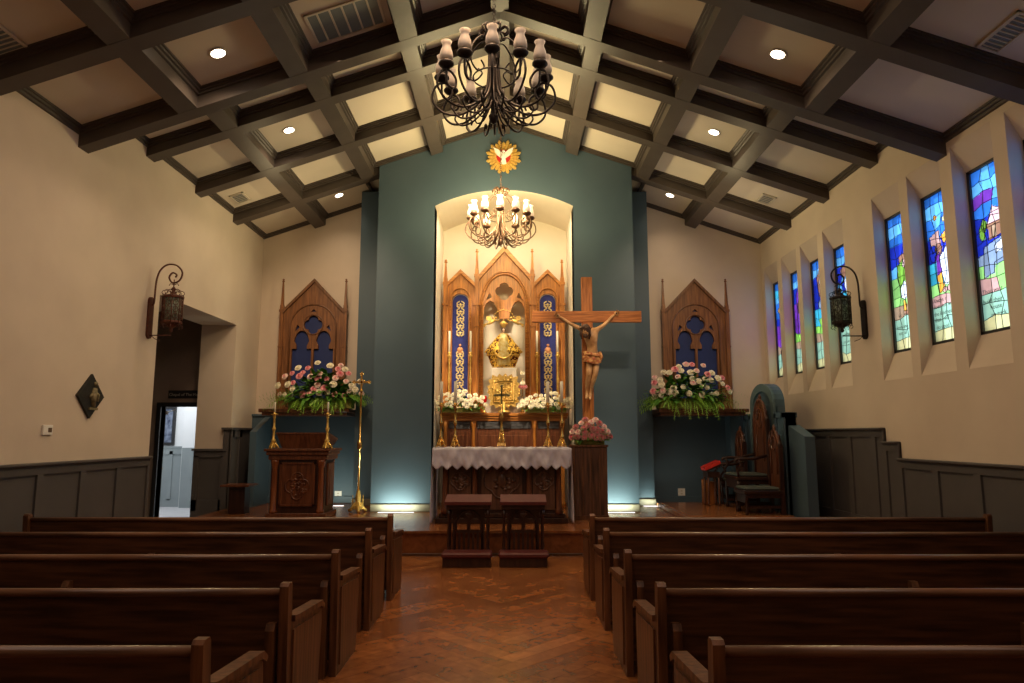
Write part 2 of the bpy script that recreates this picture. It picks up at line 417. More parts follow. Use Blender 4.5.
# sanctuary platform
mb = MB()
k = -XW
rnd = random.Random(3)
while k < XW:
    y = PY
    y2 = YF + .1
    base = rnd.choice([(0.25, 0.085, 0.028), (0.30, 0.105, 0.035), (0.22, 0.075, 0.025)])
    mb.add([(k + .001, y, PZ), (min(XW, k + .14) - .001, y, PZ), (min(XW, k + .14) - .001, y2, PZ), (k + .001, y2, PZ)], [(0, 1, 2, 3)], 0, False, base)
    k += .14
mb.box(-XW, XW, PY + .03, YF + .1, 0, PZ - .004)
mb.add([(-XW, PY + .029, 0), (XW, PY + .029, 0), (XW, PY + .029, PZ - .03), (-XW, PY + .029, PZ - .03)], [(0, 1, 2, 3)], 0, False, (0.20, 0.066, 0.024))
mb.box(-XW, XW, PY, PY + .04, PZ - .035, PZ - .001)
for i in range(len(mb.c)):
    if mb.c[i] is None: mb.c[i] = (0.22, 0.078, 0.028)
struct(mb.build('floor_sanctuary', M['floor']))
tr = MB(); tr.box(-XW, XW, PY - .02, PY + .03, 0, .03, 0, .005); struct(tr.build('trim_step', M['pewx']))

# left wall with the opening
OY0, OY1, OZ = 10.0, 12.86, 3.76; XO = -5.91
mb = MB()
mb.box(XO, -XW, YB, OY0, 0, 7); mb.box(XO, -XW, OY1, YF + .6, 0, 7); mb.box(XO, -XW, OY0, OY1, OZ, 7)
struct(mb.build('wall_left', M['plaster']))
# passage behind the opening
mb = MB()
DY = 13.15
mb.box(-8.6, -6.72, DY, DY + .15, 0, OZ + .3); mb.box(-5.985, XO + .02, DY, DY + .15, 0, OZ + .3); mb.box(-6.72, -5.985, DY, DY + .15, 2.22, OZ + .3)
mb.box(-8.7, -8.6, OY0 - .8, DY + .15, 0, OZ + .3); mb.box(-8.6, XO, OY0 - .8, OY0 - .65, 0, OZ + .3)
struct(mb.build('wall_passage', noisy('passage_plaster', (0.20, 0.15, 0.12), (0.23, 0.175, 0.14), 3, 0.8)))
mb = MB(); mb.box(-8.7, XO, OY0 - .8, DY + .15, OZ + .3, OZ + .4); struct(mb.build('ceiling_passage', M['ceil']))
mb = MB(); mb.box(-9.4, XO, OY0 - .8, 16.6, -.1, 0.0); mb.box(XO, -XW, OY0, OY1, -.1, 0.002)
struct(mb.build('floor_passage', noisy('pale_floor', (0.5, 0.5, 0.52), (0.6, 0.6, 0.62), 5, 0.4)))
mb = MB()
mb.box(-9.4, -6.0, 16.5, 16.6, 0, 3.3); mb.box(-9.4, -9.3, DY + .15, 16.6, 0, 3.3); mb.box(-6.02, -5.985, YF + .6, 16.6, 0, 3.3); mb.box(-7.76, -6.0, 16.25, 16.5, 0, 3.3)
mb.box(-9.4, -8.6, DY, DY + .15, 0, 3.3)
struct(mb.build('wall_hall', M['white']))
mb = MB(); mb.box(-9.3, -7.72, 16.46, 16.5, 0, 1.38); mb.box(-9.3, -7.72, 16.43, 16.5, 1.37, 1.41)
for x in (-9.1, -8.62, -8.14, -7.80): mb.box(x, x + .08, 16.44, 16.48, .15, 1.3)
mb.box(-9.3, -7.72, 16.44, 16.48, 0.0, .18); mb.box(-9.3, -7.72, 16.44, 16.48, 1.22, 1.38); mb.box(-7.74, -6.0, 16.22, 16.25, 0, 1.38)
struct(mb.build('trim_hall', M['hallpanel']))
mb = MB(); mb.box(-9.4, -5.985, DY + .15, 16.6, 3.3, 3.4); struct(mb.build('ceiling_hall', M['white']))
# door frame, leaf
mb = MB(); mb.box(-6.80, -6.72, DY - .03, DY + .17, 0, 2.3); mb.box(-6.72, -5.99, DY - .03, DY + .17, 2.22, 2.30)
struct(mb.build('trim_door', M['black']))
d = thing('door_1', '', '', (-6.71, DY + .16, 0)); del d['label']; del d['category']; d['kind'] = 'structure'
def dl(a, b):    # along the open leaf, across it
    ca, sa = math.cos(math.radians(122)), math.sin(math.radians(122)); return (-6.71 + a * ca - b * sa, DY + .16 + a * sa + b * ca)
def dbox(mb, a0, a1, b0, b1, z0, z1): mb.hexa([(*dl(a, b), z) for z in (z0, z1) for a, b in ((a0, b0), (a1, b0), (a1, b1), (a0, b1))])
mb = MB(); dbox(mb, 0, .84, 0, .045, .01, 2.18); dbox(mb, .12, .72, -.008, 0, .3, 2.0); mb.build('leaf', plain('black_door', (0.02, 0.022, 0.026), .35), d)
mb = MB(); mb.tube([(*dl(.76, 0), 1.02), (*dl(.76, -.06), 1.02), (*dl(.64, -.06), 1.02)], .012); mb.build('handle', M['brass'], d)
mb = MB(); dbox(mb, .2, .5, -.06, 0, 2.08, 2.15); mb.tube([(*dl(.2, -.04), 2.12), (-6.5, DY + .1, 2.17)], .01); mb.build('closer', M['plate'], d)
sg = thing('door_sign', 'long black sign with pale lettering above the side doorway', 'sign', (-6.4, DY - .01, 2.5))
mb = MB(); mb.box(-6.60, -5.99, DY - .02, DY - .001, 2.38, 2.53, 0, .003); mb.build('board', M['black'], sg)
textmesh('Chapel of The Me', .076, M['signw'], Vector((-6.585, DY - .023, 2.425)), Matrix.Rotation(PI / 2, 3, 'X'), 'lettering', sg)
pf = thing('hall_picture', 'tall dark framed picture on white hall wall beyond doorway', 'picture', (-8.3, 16.47, 1.5))
mb = MB()
for a in ((-8.56, -8.50), (-8.12, -8.06)): mb.box(a[0], a[1], 16.44, 16.5, 1.5, 2.30)
mb.box(-8.56, -8.06, 16.44, 16.5, 1.44, 1.5); mb.box(-8.56, -8.06, 16.44, 16.5, 2.30, 2.36); mb.build('picture_frame', M['black'], pf)
mb = MB(); mb.box(-8.50, -8.12, 16.47, 16.5, 1.5, 2.30); mb.build('canvas', M['paint'], pf)

# right wall with deep splayed window reveals
WINS = [(y - .70, y) for y in (13.90, 13.00, 12.12, 11.21)] + [(y - .70, y) for y in (9.618, 8.731, 7.812, 6.90, 5.99)]
ZS0, ZS1, ZT1, ZT0 = 2.44, 2.83, 4.79, 5.11; XG, XE = 5.42, 5.60
mb = MB()
mb.box(XW, XE, YB, YF + .6, 0, ZS0); mb.box(XW, XE, YB, YF + .6, ZT0, 7)
prev = YF + .6
for y0, y1 in WINS:
    mb.box(XW, XE, y1, prev, ZS0, ZT0)
    mb.prism([(XW, ZS0), (XG, ZS1), (XE, ZS1), (XE, ZS0)], 'y', y0, y1)
    mb.prism([(XW, ZT0), (XE, ZT0), (XE, ZT1), (XG, ZT1)], 'y', y0, y1)
    prev = y0
mb.box(XW, XE, YB, prev, ZS0, ZT0)
struct(mb.build('wall_right', M['plaster']))

# front wall: cream above, teal dado below, centre teal wall with niche
NX0, NX1, NZS, NZC = -1.447, 1.147, 5.95, 6.26; YC = 12.38
mb = MB(); mb.box(-XW, -3.0, YF, YF + .3, 0, 8.2); mb.box(2.7, XW, YF, YF + .3, 0, 8.2); mb.box(-3.0, 2.7, YF + .02, YF + .3, 0, 8.2)
struct(mb.build('wall_front', M['plaster']))
mb = MB()
for a, b in ((-5.25, -3.06), (2.74, 5.25)):
    mb.box(a, b, YF - .16, YF - .002, PZ, 2.06); mb.box(a, b, YF - .20, YF - .002, 2.06, 2.10)
    mb.box(a, b, YF - .19, YF - .16, PZ, PZ + .14, 0, .01)
struct(mb.build('wall_front_dado', M['teal']))
def arch_pts(n=24):
    w = (NX1 - NX0) / 2; h = NZC - NZS; R = (w * w + h * h) / (2 * h); cz = NZC - R; cx = (NX0 + NX1) / 2
    a0 = math.asin(w / R); return [(cx + R * math.sin(-a0 + 2 * a0 * i / n), cz + R * math.cos(-a0 + 2 * a0 * i / n)) for i in range(n + 1)]
AP = arch_pts()
xl, xr = -2.51, 2.26
mb = MB()
outer = [(xl, PZ), (NX0, PZ)] + AP + [(NX1, PZ), (xr, PZ), (xr, zfar(xr) - .07), (XC, zfar(XC) - .07), (xl, zfar(xl) - .07)]
mb.prism(outer, 'y', YC, YC + .35)
struct(mb.build('wall_altar', M['teal']))
mb = MB()
for nm_, bs in (('wall_column_left', (-3.06, xl, 13.4)), ('wall_column_right', (xr, 2.74, 13.4)), ('wall_return_left', (xl, NX0 - .02, YC + .3)), ('wall_return_right', (NX1 + .02, xr, YC + .3))):
    mb = MB(); mb.box(bs[0], bs[1], bs[2], YF, PZ, 6.6); struct(mb.build(nm_, M['teal']))
M['niche'] = noisy('niche_cream', (0.74, 0.66, 0.53), (0.80, 0.72, 0.59), 2, .8)
mb = MB(); mb.box(NX0 - .02, NX0, YC + .004, YF, PZ, NZS); struct(mb.build('wall_niche_left', M['niche']))
mb = MB(); mb.box(NX1, NX1 + .02, YC + .004, YF, PZ, NZS); struct(mb.build('wall_niche_right', M['niche']))
mb = MB()
V = []; F = []
for i, a in enumerate(AP):
    V += [(a[0], YC + .004, a[1] - .001), (a[0], YF, a[1] - .001), (a[0], YF, a[1] + .015), (a[0], YC + .004, a[1] + .015)]
for i in range(len(AP) - 1):
    for k in range(4): F.append((4 * i + k, 4 * i + (k + 1) % 4, 4 * i + 4 + (k + 1) % 4, 4 * i + 4 + k))
mb.add(V, F); struct(mb.build('ceiling_niche', M['niche']))
mb = MB(); mb.box(NX0 - .02, NX1 + .02, YF - .03, YF + .02, PZ, 6.5); struct(mb.build('wall_niche_back', M['niche']))
mb = MB()      # teal baseboards
mb.box(xl, NX0, YC - .04, YC, PZ, PZ + .13, 0, .008); mb.box(NX1, xr, YC - .04, YC, PZ, PZ + .13, 0, .008)
mb.box(-3.08, xl, 13.36, 13.4, PZ, PZ + .13, 0, .008); mb.box(xr, 2.76, 13.36, 13.4, PZ, PZ + .13, 0, .008)
struct(mb.build('baseboard_altar', noisy('olive_base', (0.17, 0.15, 0.10), (0.20, 0.175, 0.12), 4, .5)))
# slanted teal wing walls in both corners
mb = MB()
mb.prism([(13.1, PZ), (13.9, PZ), (13.9, 2.06), (13.1, 1.74)], 'x', -4.98, -4.86)
struct(mb.build('wall_corner_left', M['teal']))
mb = MB(); mb.box(4.3, 5.25, 13.55, 13.89, PZ, 2.08); struct(mb.build('wall_corner_right', M['teal']))

# back wall
mb = MB(); mb.box(-XW - .7, XW + .4, YB - .2, YB, 0, 8); struct(mb.build('wall_back', M['plaster']))

# ceiling slabs
mb = MB()
for xa, xb in ((-6.0, XC), (XC, 5.7)):
    for y0, y1, zf in ((YB - .1, YS, znear), (YS, YF + .7, zfar)):
        mb.hexa([(xa, y0, zf(xa)), (xb, y0, zf(xb)), (xb, y1, zf(xb)), (xa, y1, zf(xa)),
                 (xa, y0, zf(xa) + .12), (xb, y0, zf(xb) + .12), (xb, y1, zf(xb) + .12), (xa, y1, zf(xa) + .12)])
mb.hexa([(-6, YS - .05, znear(-6)), (XC, YS - .05, znear(XC)), (XC, YS + .0, znear(XC)), (-6, YS + .0, znear(-6)),
         (-6, YS - .05, zfar(-6) + .1), (XC, YS - .05, zfar(XC) + .1), (XC, YS, zfar(XC) + .1), (-6, YS, zfar(-6) + .1)])
mb.hexa([(XC, YS - .05, znear(XC)), (5.7, YS - .05, znear(5.7)), (5.7, YS, znear(5.7)), (XC, YS, znear(XC)),
         (XC, YS - .05, zfar(XC) + .1), (5.7, YS - .05, zfar(5.7) + .1), (5.7, YS, zfar(5.7) + .1), (XC, YS, zfar(XC) + .1)])
struct(mb.build('ceiling', M['ceil']))

# coffer beams
DROP, BW = 0.21, 0.22
LX = [-3.95, -2.62, -1.28, XC, .99, 2.30, 3.68]
LF = [-4.07, -2.74, -1.42, XC, 1.13, 2.475, 3.78]
TN = [-2.5, -1.0, 0.47, 1.95, 3.43, 4.91, 6.39]       # near zone, y start of each cross beam
TF = [9.36, 10.88, 12.42]                            # far zone
tn = 0
def sbeam(mb, xa, xb, y0, y1, zf, d0, d1):           # sloped box along the roof slope
    mb.hexa([(xa, y0, zf(xa) - d1), (xb, y0, zf(xb) - d1), (xb, y1, zf(xb) - d1), (xa, y1, zf(xa) - d1),
             (xa, y0, zf(xa) - d0), (xb, y0, zf(xb) - d0), (xb, y1, zf(xb) - d0), (xa, y1, zf(xa) - d0)])
def newtrim(mb):
    global tn
    tn += 1; return struct(mb.build('trim_%d' % tn, M['trim']))
for y in TN + [7.87] + TF:
    zf = zfar if y > 8 else znear
    d = DROP + (.02 if y < 8 else 0)
    w = .20 if y == 7.87 else .22
    for xa, xb in ((-XW, XC), (XC, XW)):
        mb = MB(); sbeam(mb, xa, xb, y, y + w, zf, -.02, d)
        if y == 7.87: sbeam(mb, xa, xb, y + .1, y + .17, lambda x: znear(x) + .3, -.3, .31)
        newtrim(mb)
for i, (xn, xf) in enumerate(zip(LX, LF)):
    x = xn
    for y0, y1, zf in ((YB, 7.9, znear), (YS + .01, 12.62 if .1 < abs(x - XC) < 3 else (YC if abs(x - XC) < 1 else YF), zfar)):
        mb = MB(); x = xf if zf is zfar else xn
        if abs(x - XC) < .1:
            z0 = zf(XC) - DROP - .035
            mb.box(XC - .11, XC + .11, y0, y1, z0, zf(XC) + .02)
        else: sbeam(mb, x - BW / 2, x + BW / 2, y0, y1, zf, -.02, DROP - .003 + (.02 if zf is znear else 0))
        newtrim(mb)
# stepped cornice inside every coffer
def coffer_trim(mb, x0, x1, y0, y1, zf):
    for k, (d, w) in enumerate(((0.02, .07), (0.045, .05), (0.075, .026))):
        dd = (0.0, .02, .045)[k]
        sbeam(mb, x0, x1, y0, y0 + w, zf, dd, d); sbeam(mb, x0, x1, y1 - w, y1, zf, dd, d)
        sbeam(mb, x0, x0 + w, y0, y1, zf, dd, d); sbeam(mb, x1 - w, x1, y0, y1, zf, dd, d)
def bays(ys, zf):
    xs = [-XW] + (LF if zf is zfar else LX) + [XW]
    for (ya, yb) in ys:
        mb = MB()
        for i in range(len(xs) - 1):
            x0 = xs[i] + (BW / 2 if i else 0); x1 = xs[i + 1] - (BW / 2 if i < len(xs) - 2 else 0)
            if ya > 12.5 and abs((x0 + x1) / 2) < 2.6: continue
            coffer_trim(mb, x0, x1, ya, yb, zf)
        newtrim(mb)
bays([(TN[i] + .22, (TN + [7.87])[i + 1]) for i in range(3, len(TN))], znear)
bays([(YS, 9.36), (9.58, 10.88), (11.10, 12.38), (12.62, YF)], zfar)

# wainscots
def wainscot(name, segs, side, panels=True):
    """segs: list (y0,y1,z0,ztop); side -1 left / +1 right"""
    mb = MB(); x = side * XW
    def bx(t, y0, y1, z0, z1, b=0): xa, xb = x - side * t, x; mb.box(min(xa, xb), max(xa, xb), y0, y1, z0, z1, 0, b)
    for y0, y1, z0, zt in segs:
        bx(.02, y0, y1, z0, zt - .02)
        bx(.045, y0, y1, zt - .13, zt - .02); bx(.085, y0, y1, zt - .03, zt, .006)
        bx(.045, y0, y1, z0, z0 + .16); bx(.055, y0, y1, z0, z0 + .03)
        n = max(1, round((y1 - y0) / .78)); s = (y1 - y0) / n
        for i in range(n + 1):
            yc = y0 + i * s; a = max(y0, yc - .055); b = min(y1, yc + .055); bx(.045, a, b, z0 + .16, zt - .13)
    return struct(mb.build(name, M['wains']))
wainscot('baseboard_left', [(YB, 9.97, 0, 1.385)], -1)
wainscot('baseboard_right', [(YB, 9.32, 0, 1.38), (9.32, 9.68, 0, 1.60), (9.68, PY, 0, 1.79), (PY, 13.5, PZ, 1.79)], 1)
mb = MB()
mb.box(-5.9, -5.30, OY1 - .02, OY1, PZ, 1.40); mb.box(-5.93, -5.29, OY1 - .08, OY1, 1.39, 1.43)
mb.box(-5.9, -5.30, OY1 - .045, OY1, 1.27, 1.40); mb.box(-5.9, -5.3, OY1 - .045, OY1, 0, .5); mb.box(-5.9, -5.8, OY1 - .045, OY1, .3, 1.3); mb.box(-5.4, -5.3, OY1 - .045, OY1, .3, 1.3)
mb.box(-5.36, -XW + .02, OY1 - .05, 13.9, 0, 1.79); mb.box(-5.39, -XW + .06, OY1 - .09, 13.9, 1.78, 1.82)
mb.box(-XW, -XW + .045, OY1 - .05, OY1 + .08, PZ, 1.79); mb.box(-XW, -XW + .045, 13.2, 13.3, PZ, 1.79); mb.box(-XW, -XW + .045, OY1, 13.3, 1.64, 1.79)
struct(mb.build('baseboard_opening', M['wains']))
# fill of platform in the opening threshold
mb = MB(); mb.box(XO, -XW, PY + 1.2, OY1, 0, .02); struct(mb.build('floor_threshold', M['pewx']))

# ================================================================ STAINED GLASS
def pal(name):
    return {'sky': (.03, .16, .62), 'lsky': (.12, .40, .80), 'deep': (.015, .03, .42), 'vio': (.18, .04, .42), 'cyan': (.05, .42, .62),
            'grn': (.28, .62, .10), 'lgrn': (.30, .62, .18), 'text': (.30, .50, .38), 'tan': (.42, .27, .18), 'yel': (.58, .52, .26), 'white': (.70, .70, .82),
            'brown': (.30, .14, .09), 'grey': (.22, .28, .42), 'pink': (.75, .45, .50), 'org': (.8, .35, .05), 'rose': (.55, .30, .28), 'olive': (.18, .38, .05), 'red': (.6, .03, .02)}[name]
DES = {
 0: [(0, .06, 'sky'), (.06, .20, 'cyan'), (.20, .40, 'sky'), (.40, .50, 'deep'), (.50, .72, 'vio'), (.72, .80, 'tan'), (.80, .93, 'text'), (.93, 1, 'yel')],
 1: [(0, .10, 'sky'), (.10, .18, 'lsky'), (.18, .33, 'deep'), (.33, .50, 'vio'), (.50, .62, 'vio'), (.62, .71, 'grn'), (.71, .78, 'tan'), (.78, .90, 'text'), (.90, 1, 'yel')],
 2: [(0, .08, 'sky'), (.08, .14, 'lsky'), (.14, .45, 'deep'), (.45, .58, 'cyan'), (.58, .67, 'grn'), (.67, .79, 'tan'), (.79, .93, 'text'), (.93, 1, 'yel')],
 3: [(0, .10, 'sky'), (.10, .18, 'lsky'), (.18, .38, 'deep'), (.38, .62, 'cyan'), (.62, .66, 'grn'), (.66, .92, 'text'), (.92, 1, 'yel')],
 4: [(0, .07, 'sky'), (.07, .17, 'lsky'), (.17, .26, 'sky'), (.26, .36, 'deep'), (.36, .42, 'vio'), (.42, .70, 'lgrn'), (.70, .80, 'tan'), (.80, .91, 'text'), (.91, 1, 'yel')],
 5: [(0, .08, 'sky'), (.08, .16, 'lsky'), (.16, .33, 'sky'), (.33, .45, 'deep'), (.45, .60, 'cyan'), (.60, .68, 'lgrn'), (.68, .78, 'rose'), (.78, .93, 'text'), (.93, 1, 'yel')],
 6: [(0, .10, 'sky'), (.10, .16, 'lsky'), (.16, .22, 'vio'), (.22, .28, 'sky'), (.28, .52, 'deep'), (.52, .62, 'grey'), (.62, .73, 'lgrn'), (.73, .79, 'rose'), (.79, .93, 'text'), (.93, 1, 'yel')]}
DES[7] = DES[5]; DES[8] = DES[4]
def ell(cx, cy, rx, ry, n=12): return [(cx + rx * math.cos(2 * PI * i / n), cy + ry * math.sin(2 * PI * i / n)) for i in range(n)]
FIG = {     # figures: colour, polygon in (s across 0..1 left to right, t down 0..1)
 0: [('red', [(.55, .12), (.8, .10), (.9, .2), (.6, .2)]), ('org', ell(.5, .30, .3, .035)), ('brown', [(.3, .74), (.9, .70), (.95, .80), (.35, .82)]), ('white', ell(.6, .83, .2, .05))],
 1: [('vio', [(.25, .22), (.7, .12), (.95, .16), (.95, .6), (.3, .62)]), ('brown', [(.35, .32), (.6, .25), (.65, .38), (.4, .42)]), ('rose', ell(.55, .36, .15, .05)), ('white', ell(.85, .60, .12, .04))],
 2: [('brown', [(.3, .16), (.45, .10), (.55, .16), (.75, .15), (.7, .32), (.45, .34), (.35, .26)]), ('white', ell(.55, .21, .1, .025)), ('grey', ell(.6, .42, .28, .05)), ('tan', [(.5, .33), (.8, .32), (.75, .37), (.55, .38)]), ('pink', [(.55, .52), (.7, .48), (.75, .56)])],
 3: [('brown', [(.2, .2), (.9, .12), (.95, .24), (.4, .28)]), ('white', [(.45, .29), (.9, .26), (.95, .42), (.6, .44), (.5, .38)]), ('vio', ell(.7, .36, .06, .06))],
 4: [('brown', ell(.62, .335, .22, .035)), ('olive', [(.35, .38), (.62, .34), (.72, .42), (.66, .50), (.40, .54), (.30, .46)]), ('pink', ell(.70, .375, .12, .03)), ('white', [(.42, .55), (.62, .50), (.82, .54), (.84, .60), (.60, .64), (.44, .62)]), ('org', [(.50, .64), (.60, .64), (.66, .72), (.52, .72)]), ('brown', [(.5, .72), (.8, .73), (.78, .755), (.5, .745)]), ('lgrn', [(.7, .40), (.9, .41), (.95, .5), (.75, .5)])],
 5: [('rose', [(.1, .28), (.5, .25), (.55, .36), (.2, .40)]), ('deep', ell(.22, .40, .16, .06)), ('org', [(.55, .30), (.85, .26), (.95, .30), (.7, .36)]), ('white', [(.45, .44), (.85, .36), (.98, .42), (.95, .60), (.60, .64), (.50, .54)]), ('brown', ell(.45, .38, .14, .04)), ('vio', [(.28, .42), (.46, .40), (.50, .54), (.30, .56)]), ('org', [(.30, .56), (.50, .54), (.55, .66), (.36, .68)]), ('rose', ell(.8, .66, .12, .025)), ('rose', ell(.58, .665, .1, .02)), ('org', ell(.40, .16, .06, .018)), ('yel', ell(.75, .19, .08, .02))],
 6: [('brown', [(.40, .36), (.55, .31), (.98, .33), (.98, .44), (.42, .46)]), ('pink', [(.42, .36), (.62, .26), (.98, .30), (.98, .36), (.60, .36)]), ('tan', [(.55, .38), (.68, .37), (.68, .44), (.55, .45)]), ('grey', [(.24, .49), (.98, .45), (.98, .58), (.55, .60), (.52, .66), (.16, .68)]), ('white', [(.60, .50), (.98, .46), (.98, .52), (.62, .55)]), ('olive', ell(.22, .40, .10, .05)), ('olive', ell(.30, .36, .08, .04))]}
FIG[7] = FIG[5]; FIG[8] = FIG[4]
TXT = {6: [('Thou wast', .765, .06), ('build their', .825, .06), ('house', .865, .30), ('on rock', .91, .30)],
       5: [('Always n', .725, .06), ('does not wi', .765, .06), ('the kindness', .815, .06), ('that I will', .855, .08), ('do good', .905, .12)],
       4: [('let us', .75, .25), ('love one', .835, .12), ('and all', .88, .2)],
       3: [('we go', .71, .2), ('with him', .77, .15), ('to live', .83, .2)]}
YROT = Matrix(((0, 0, -1), (-1, 0, 0), (0, 1, 0)))      # text x-> -Y, y-> Z, normal -> -X
for wi, (y0, y1) in enumerate(WINS):
    w = bpy.data.objects.new('window_%d' % (wi + 1), None); COL.objects.link(w); w.location = (XG, (y0 + y1) / 2, ZS1); w['kind'] = 'structure'
    fr = MB(); fx0, fx1 = XG, XG + .05; t_ = .035
    fr.box(fx0, fx1, y0, y0 + t_, ZS1, ZT1); fr.box(fx0, fx1, y1 - t_ - .01, y1, ZS1, ZT1)
    fr.box(fx0, fx1, y0, y1, ZS1, ZS1 + t_); fr.box(fx0, fx1, y0, y1, ZT1 - t_, ZT1)
    fr.build('window_frame', M['black'], w)
    ga, gb, gz0, gz1 = y0 + t_, y1 - t_ - .01, ZS1 + t_, ZT1 - t_
    rnd = random.Random(40 + wi); nc, nr = 4, 13
    P = {}
    for r in range(nr + 1):
        for c in range(nc + 1):
            s_ = c / nc + (rnd.uniform(-.07, .07) if 0 < c < nc else 0); t = r / nr + (rnd.uniform(-.016, .016) if 0 < r < nr else 0)
            P[r, c] = (s_, t)
    def W(s_, t, dx=0): return (XG + .022 - dx, gb + (ga - gb) * s_, gz1 + (gz0 - gz1) * t)
    gm = MB(); ld = MB()
    def inside(px_, py_, poly):
        k = False; m = len(poly)
        for a_ in range(m):
            x1_, y1_ = poly[a_]; x2_, y2_ = poly[(a_ + 1) % m]
            if (y1_ > py_) != (y2_ > py_) and px_ < (x2_ - x1_) * (py_ - y1_) / (y2_ - y1_) + x1_: k = not k
        return k
    figs = [(ck, [(p[0] * .78, p[1]) for p in poly]) for ck, poly in FIG[wi]]
    cells = []
    for r in range(nr):
        for c in range(nc):
            q = [P[r, c], P[r, c + 1], P[r + 1, c + 1], P[r + 1, c]]
            tm = sum(p[1] for p in q) / 4; ck = next((k for a, b, k in DES[wi] if a <= tm < b + 1e-6), 'sky')
            base = pal(ck); jt = rnd.uniform(.75, 1.25) if tm < .66 else rnd.uniform(.93, 1.07)
            if tm < .5 and rnd.random() < .08: base = pal('lsky')
            cells.append((q, tuple(min(.95, ch * jt) for ch in base)))
    ns_, nt2 = 30, 90
    for b_ in range(nt2):
        for a_ in range(ns_):
            sc_, tc_ = (a_ + .5) / ns_, (b_ + .5) / nt2; col = None
            for ck, poly in figs:
                if inside(sc_, tc_, poly): col = pal(ck)
            if col is None: col = next((k for q, k in cells[max(0, (int(tc_ * nr) - 1) * nc):(int(tc_ * nr) + 2) * nc] if inside(sc_, tc_, q)), pal('sky'))
            gm.add([W(a_ / ns_, b_ / nt2), W((a_ + 1) / ns_, b_ / nt2), W((a_ + 1) / ns_, (b_ + 1) / nt2), W(a_ / ns_, (b_ + 1) / nt2)], [(0, 1, 2, 3)], 0, False, col)
    for r in range(nr + 1):
        for c in range(nc): ld.tube([W(*P[r, c], .004), W(*P[r, c + 1], .004)], .0042, 4, cap=False)
    for c in range(nc + 1):
        for r in range(nr): ld.tube([W(*P[r, c], .004), W(*P[r + 1, c], .004)], .0042, 4, cap=False)
    for fi, (ck, poly) in enumerate(figs): ld.tube([W(p[0], p[1], .007) for p in poly + [poly[0]]], .005, 4, cap=False)
    gm.build('pane', M['glass'], w); ld.build('lead_came', M['lead'], w)
    if wi in TXT:
        for tx, t, s_ in TXT[wi]:
            textmesh(tx, .076, M['ink'], Vector(W(s_ * .74, t + .012, .012)), YROT, 'lettering', w, .0005)

# ================================================================ CEILING FIXTURES
def on_ceiling(u, v, zf):      # point on the sloped ceiling panel under photo pixel
    r = ray(u, v); t = 8.0
    for _ in range(60):
        x, z = r[0] * t, EYE + r[2] * t; t *= 1 + 0.6 * (zf(x) - z) / max(1, t * r[2])
    return Vector((r[0] * t, r[1] * t, EYE + r[2] * t))
SP = [(218, 53, znear, 'upper left'), (289, 130, zfar, 'middle left'), (339, 195, zfar, 'lowest left beside teal column'),
      (778, 54, znear, 'upper right'), (714, 132, zfar, 'middle right'), (670, 195, zfar, 'lowest right beside teal column')]
for u, v, zf, nm in SP:
    p = on_ceiling(u, v, zf); sl = (-1 if p.x > XC else 1) * (.345 if zf is zfar else .353)
    t = thing('recessed_light', 'small round lit recessed spotlight, %s of the coffered ceiling' % nm, 'ceiling light', p, 'recessed ceiling spotlights')
    mr = MB(); mr.lathe([(.078, -.002), (.104, -.002), (.108, -.009), (.100, -.013), (.080, -.009)], (0, 0, 0), 24, cap=False)
    ml = MB(); ml.lathe([(.079, -.003), (.079, -.008)], (0, 0, 0), 24)
    a = math.atan(sl)
    for m_, nme, mt in ((mr, 'trim_ring', M['ventw']), (ml, 'lens', M['spot'])):
        o = m_.build(nme, mt); o.parent = t
    t.rotation_euler = (0, -a, 0)
    aim = {218: (-4.6, 10.5, 2), 289: (-4.6, 14, 2), 339: (-3.6, 13.9, 2), 778: (4.8, 8, 2), 714: (4.4, 12.6, 2), 670: (3.2, 13.9, 2)}[u]
    lamp('SPOT', p + Vector((0, 0, -.05)), {218: 85, 289: 95, 339: 34, 778: 32, 714: 45, 670: 30}[u], (1.0, 0.76, 0.52), Vector(aim) * .5 + Vector((p.x, p.y, 0)) * .5, .08, spot=125, blend=1)
def vent(name, label, pts, zf, bars, group=None, mesh=True):
    """pts: near-left and far-right pixel extents giving x0,x1,y0,y1 on ceiling"""
    x0, x1, y0, y1 = pts; cx = (x0 + x1) / 2
    t = thing(name, label, 'vent', (cx, (y0 + y1) / 2, zf(cx)), group)
    def sb(mb, xa, xb, ya, yb, d0, d1): sbeam(mb, xa, xb, ya, yb, zf, d0, d1)
    a = MB(); f = .028
    sb(a, x0, x1, y0, y0 + f, 0, .02); sb(a, x0, x1, y1 - f, y1, 0, .02); sb(a, x0, x0 + f, y0, y1, 0, .02); sb(a, x1 - f, x1, y0, y1, 0, .02)
    a.build('vent_frame', M['ventw'], t)
    g = MB(); sb(g, x0 + f, x1 - f, y0 + f, y1 - f, 0, .006); g.build('mesh_panel', M['ventg'], t)
    b = MB()
    if bars > 0:
        for i in range(1, bars): xx = x0 + (x1 - x0) * i / bars; sb(b, xx - .009, xx + .009, y0 + f, y1 - f, .006, .018)
    else:
        for i in range(1, -bars):
            yy = y0 + (y1 - y0) * i / -bars; sb(b, x0 + f, x1 - f, yy - .006, yy + .006, .006, .016)
    b.build('louver', M['ventw'], t)
a = on_ceiling(303, 20, znear); b = on_ceiling(379, 22, znear)
vent('ceiling_vent', 'large white-framed grille with six grey panels in a ceiling coffer', (-2.36, -1.53, 7.16, 7.74), znear, 6)
p = on_ceiling(240, 197.5, zfar); vent('ceiling_vent', 'small square vent in a glowing coffer near the left wall', (p.x - .12, p.x + .12, p.y - .20, p.y + .20), zfar, -6)
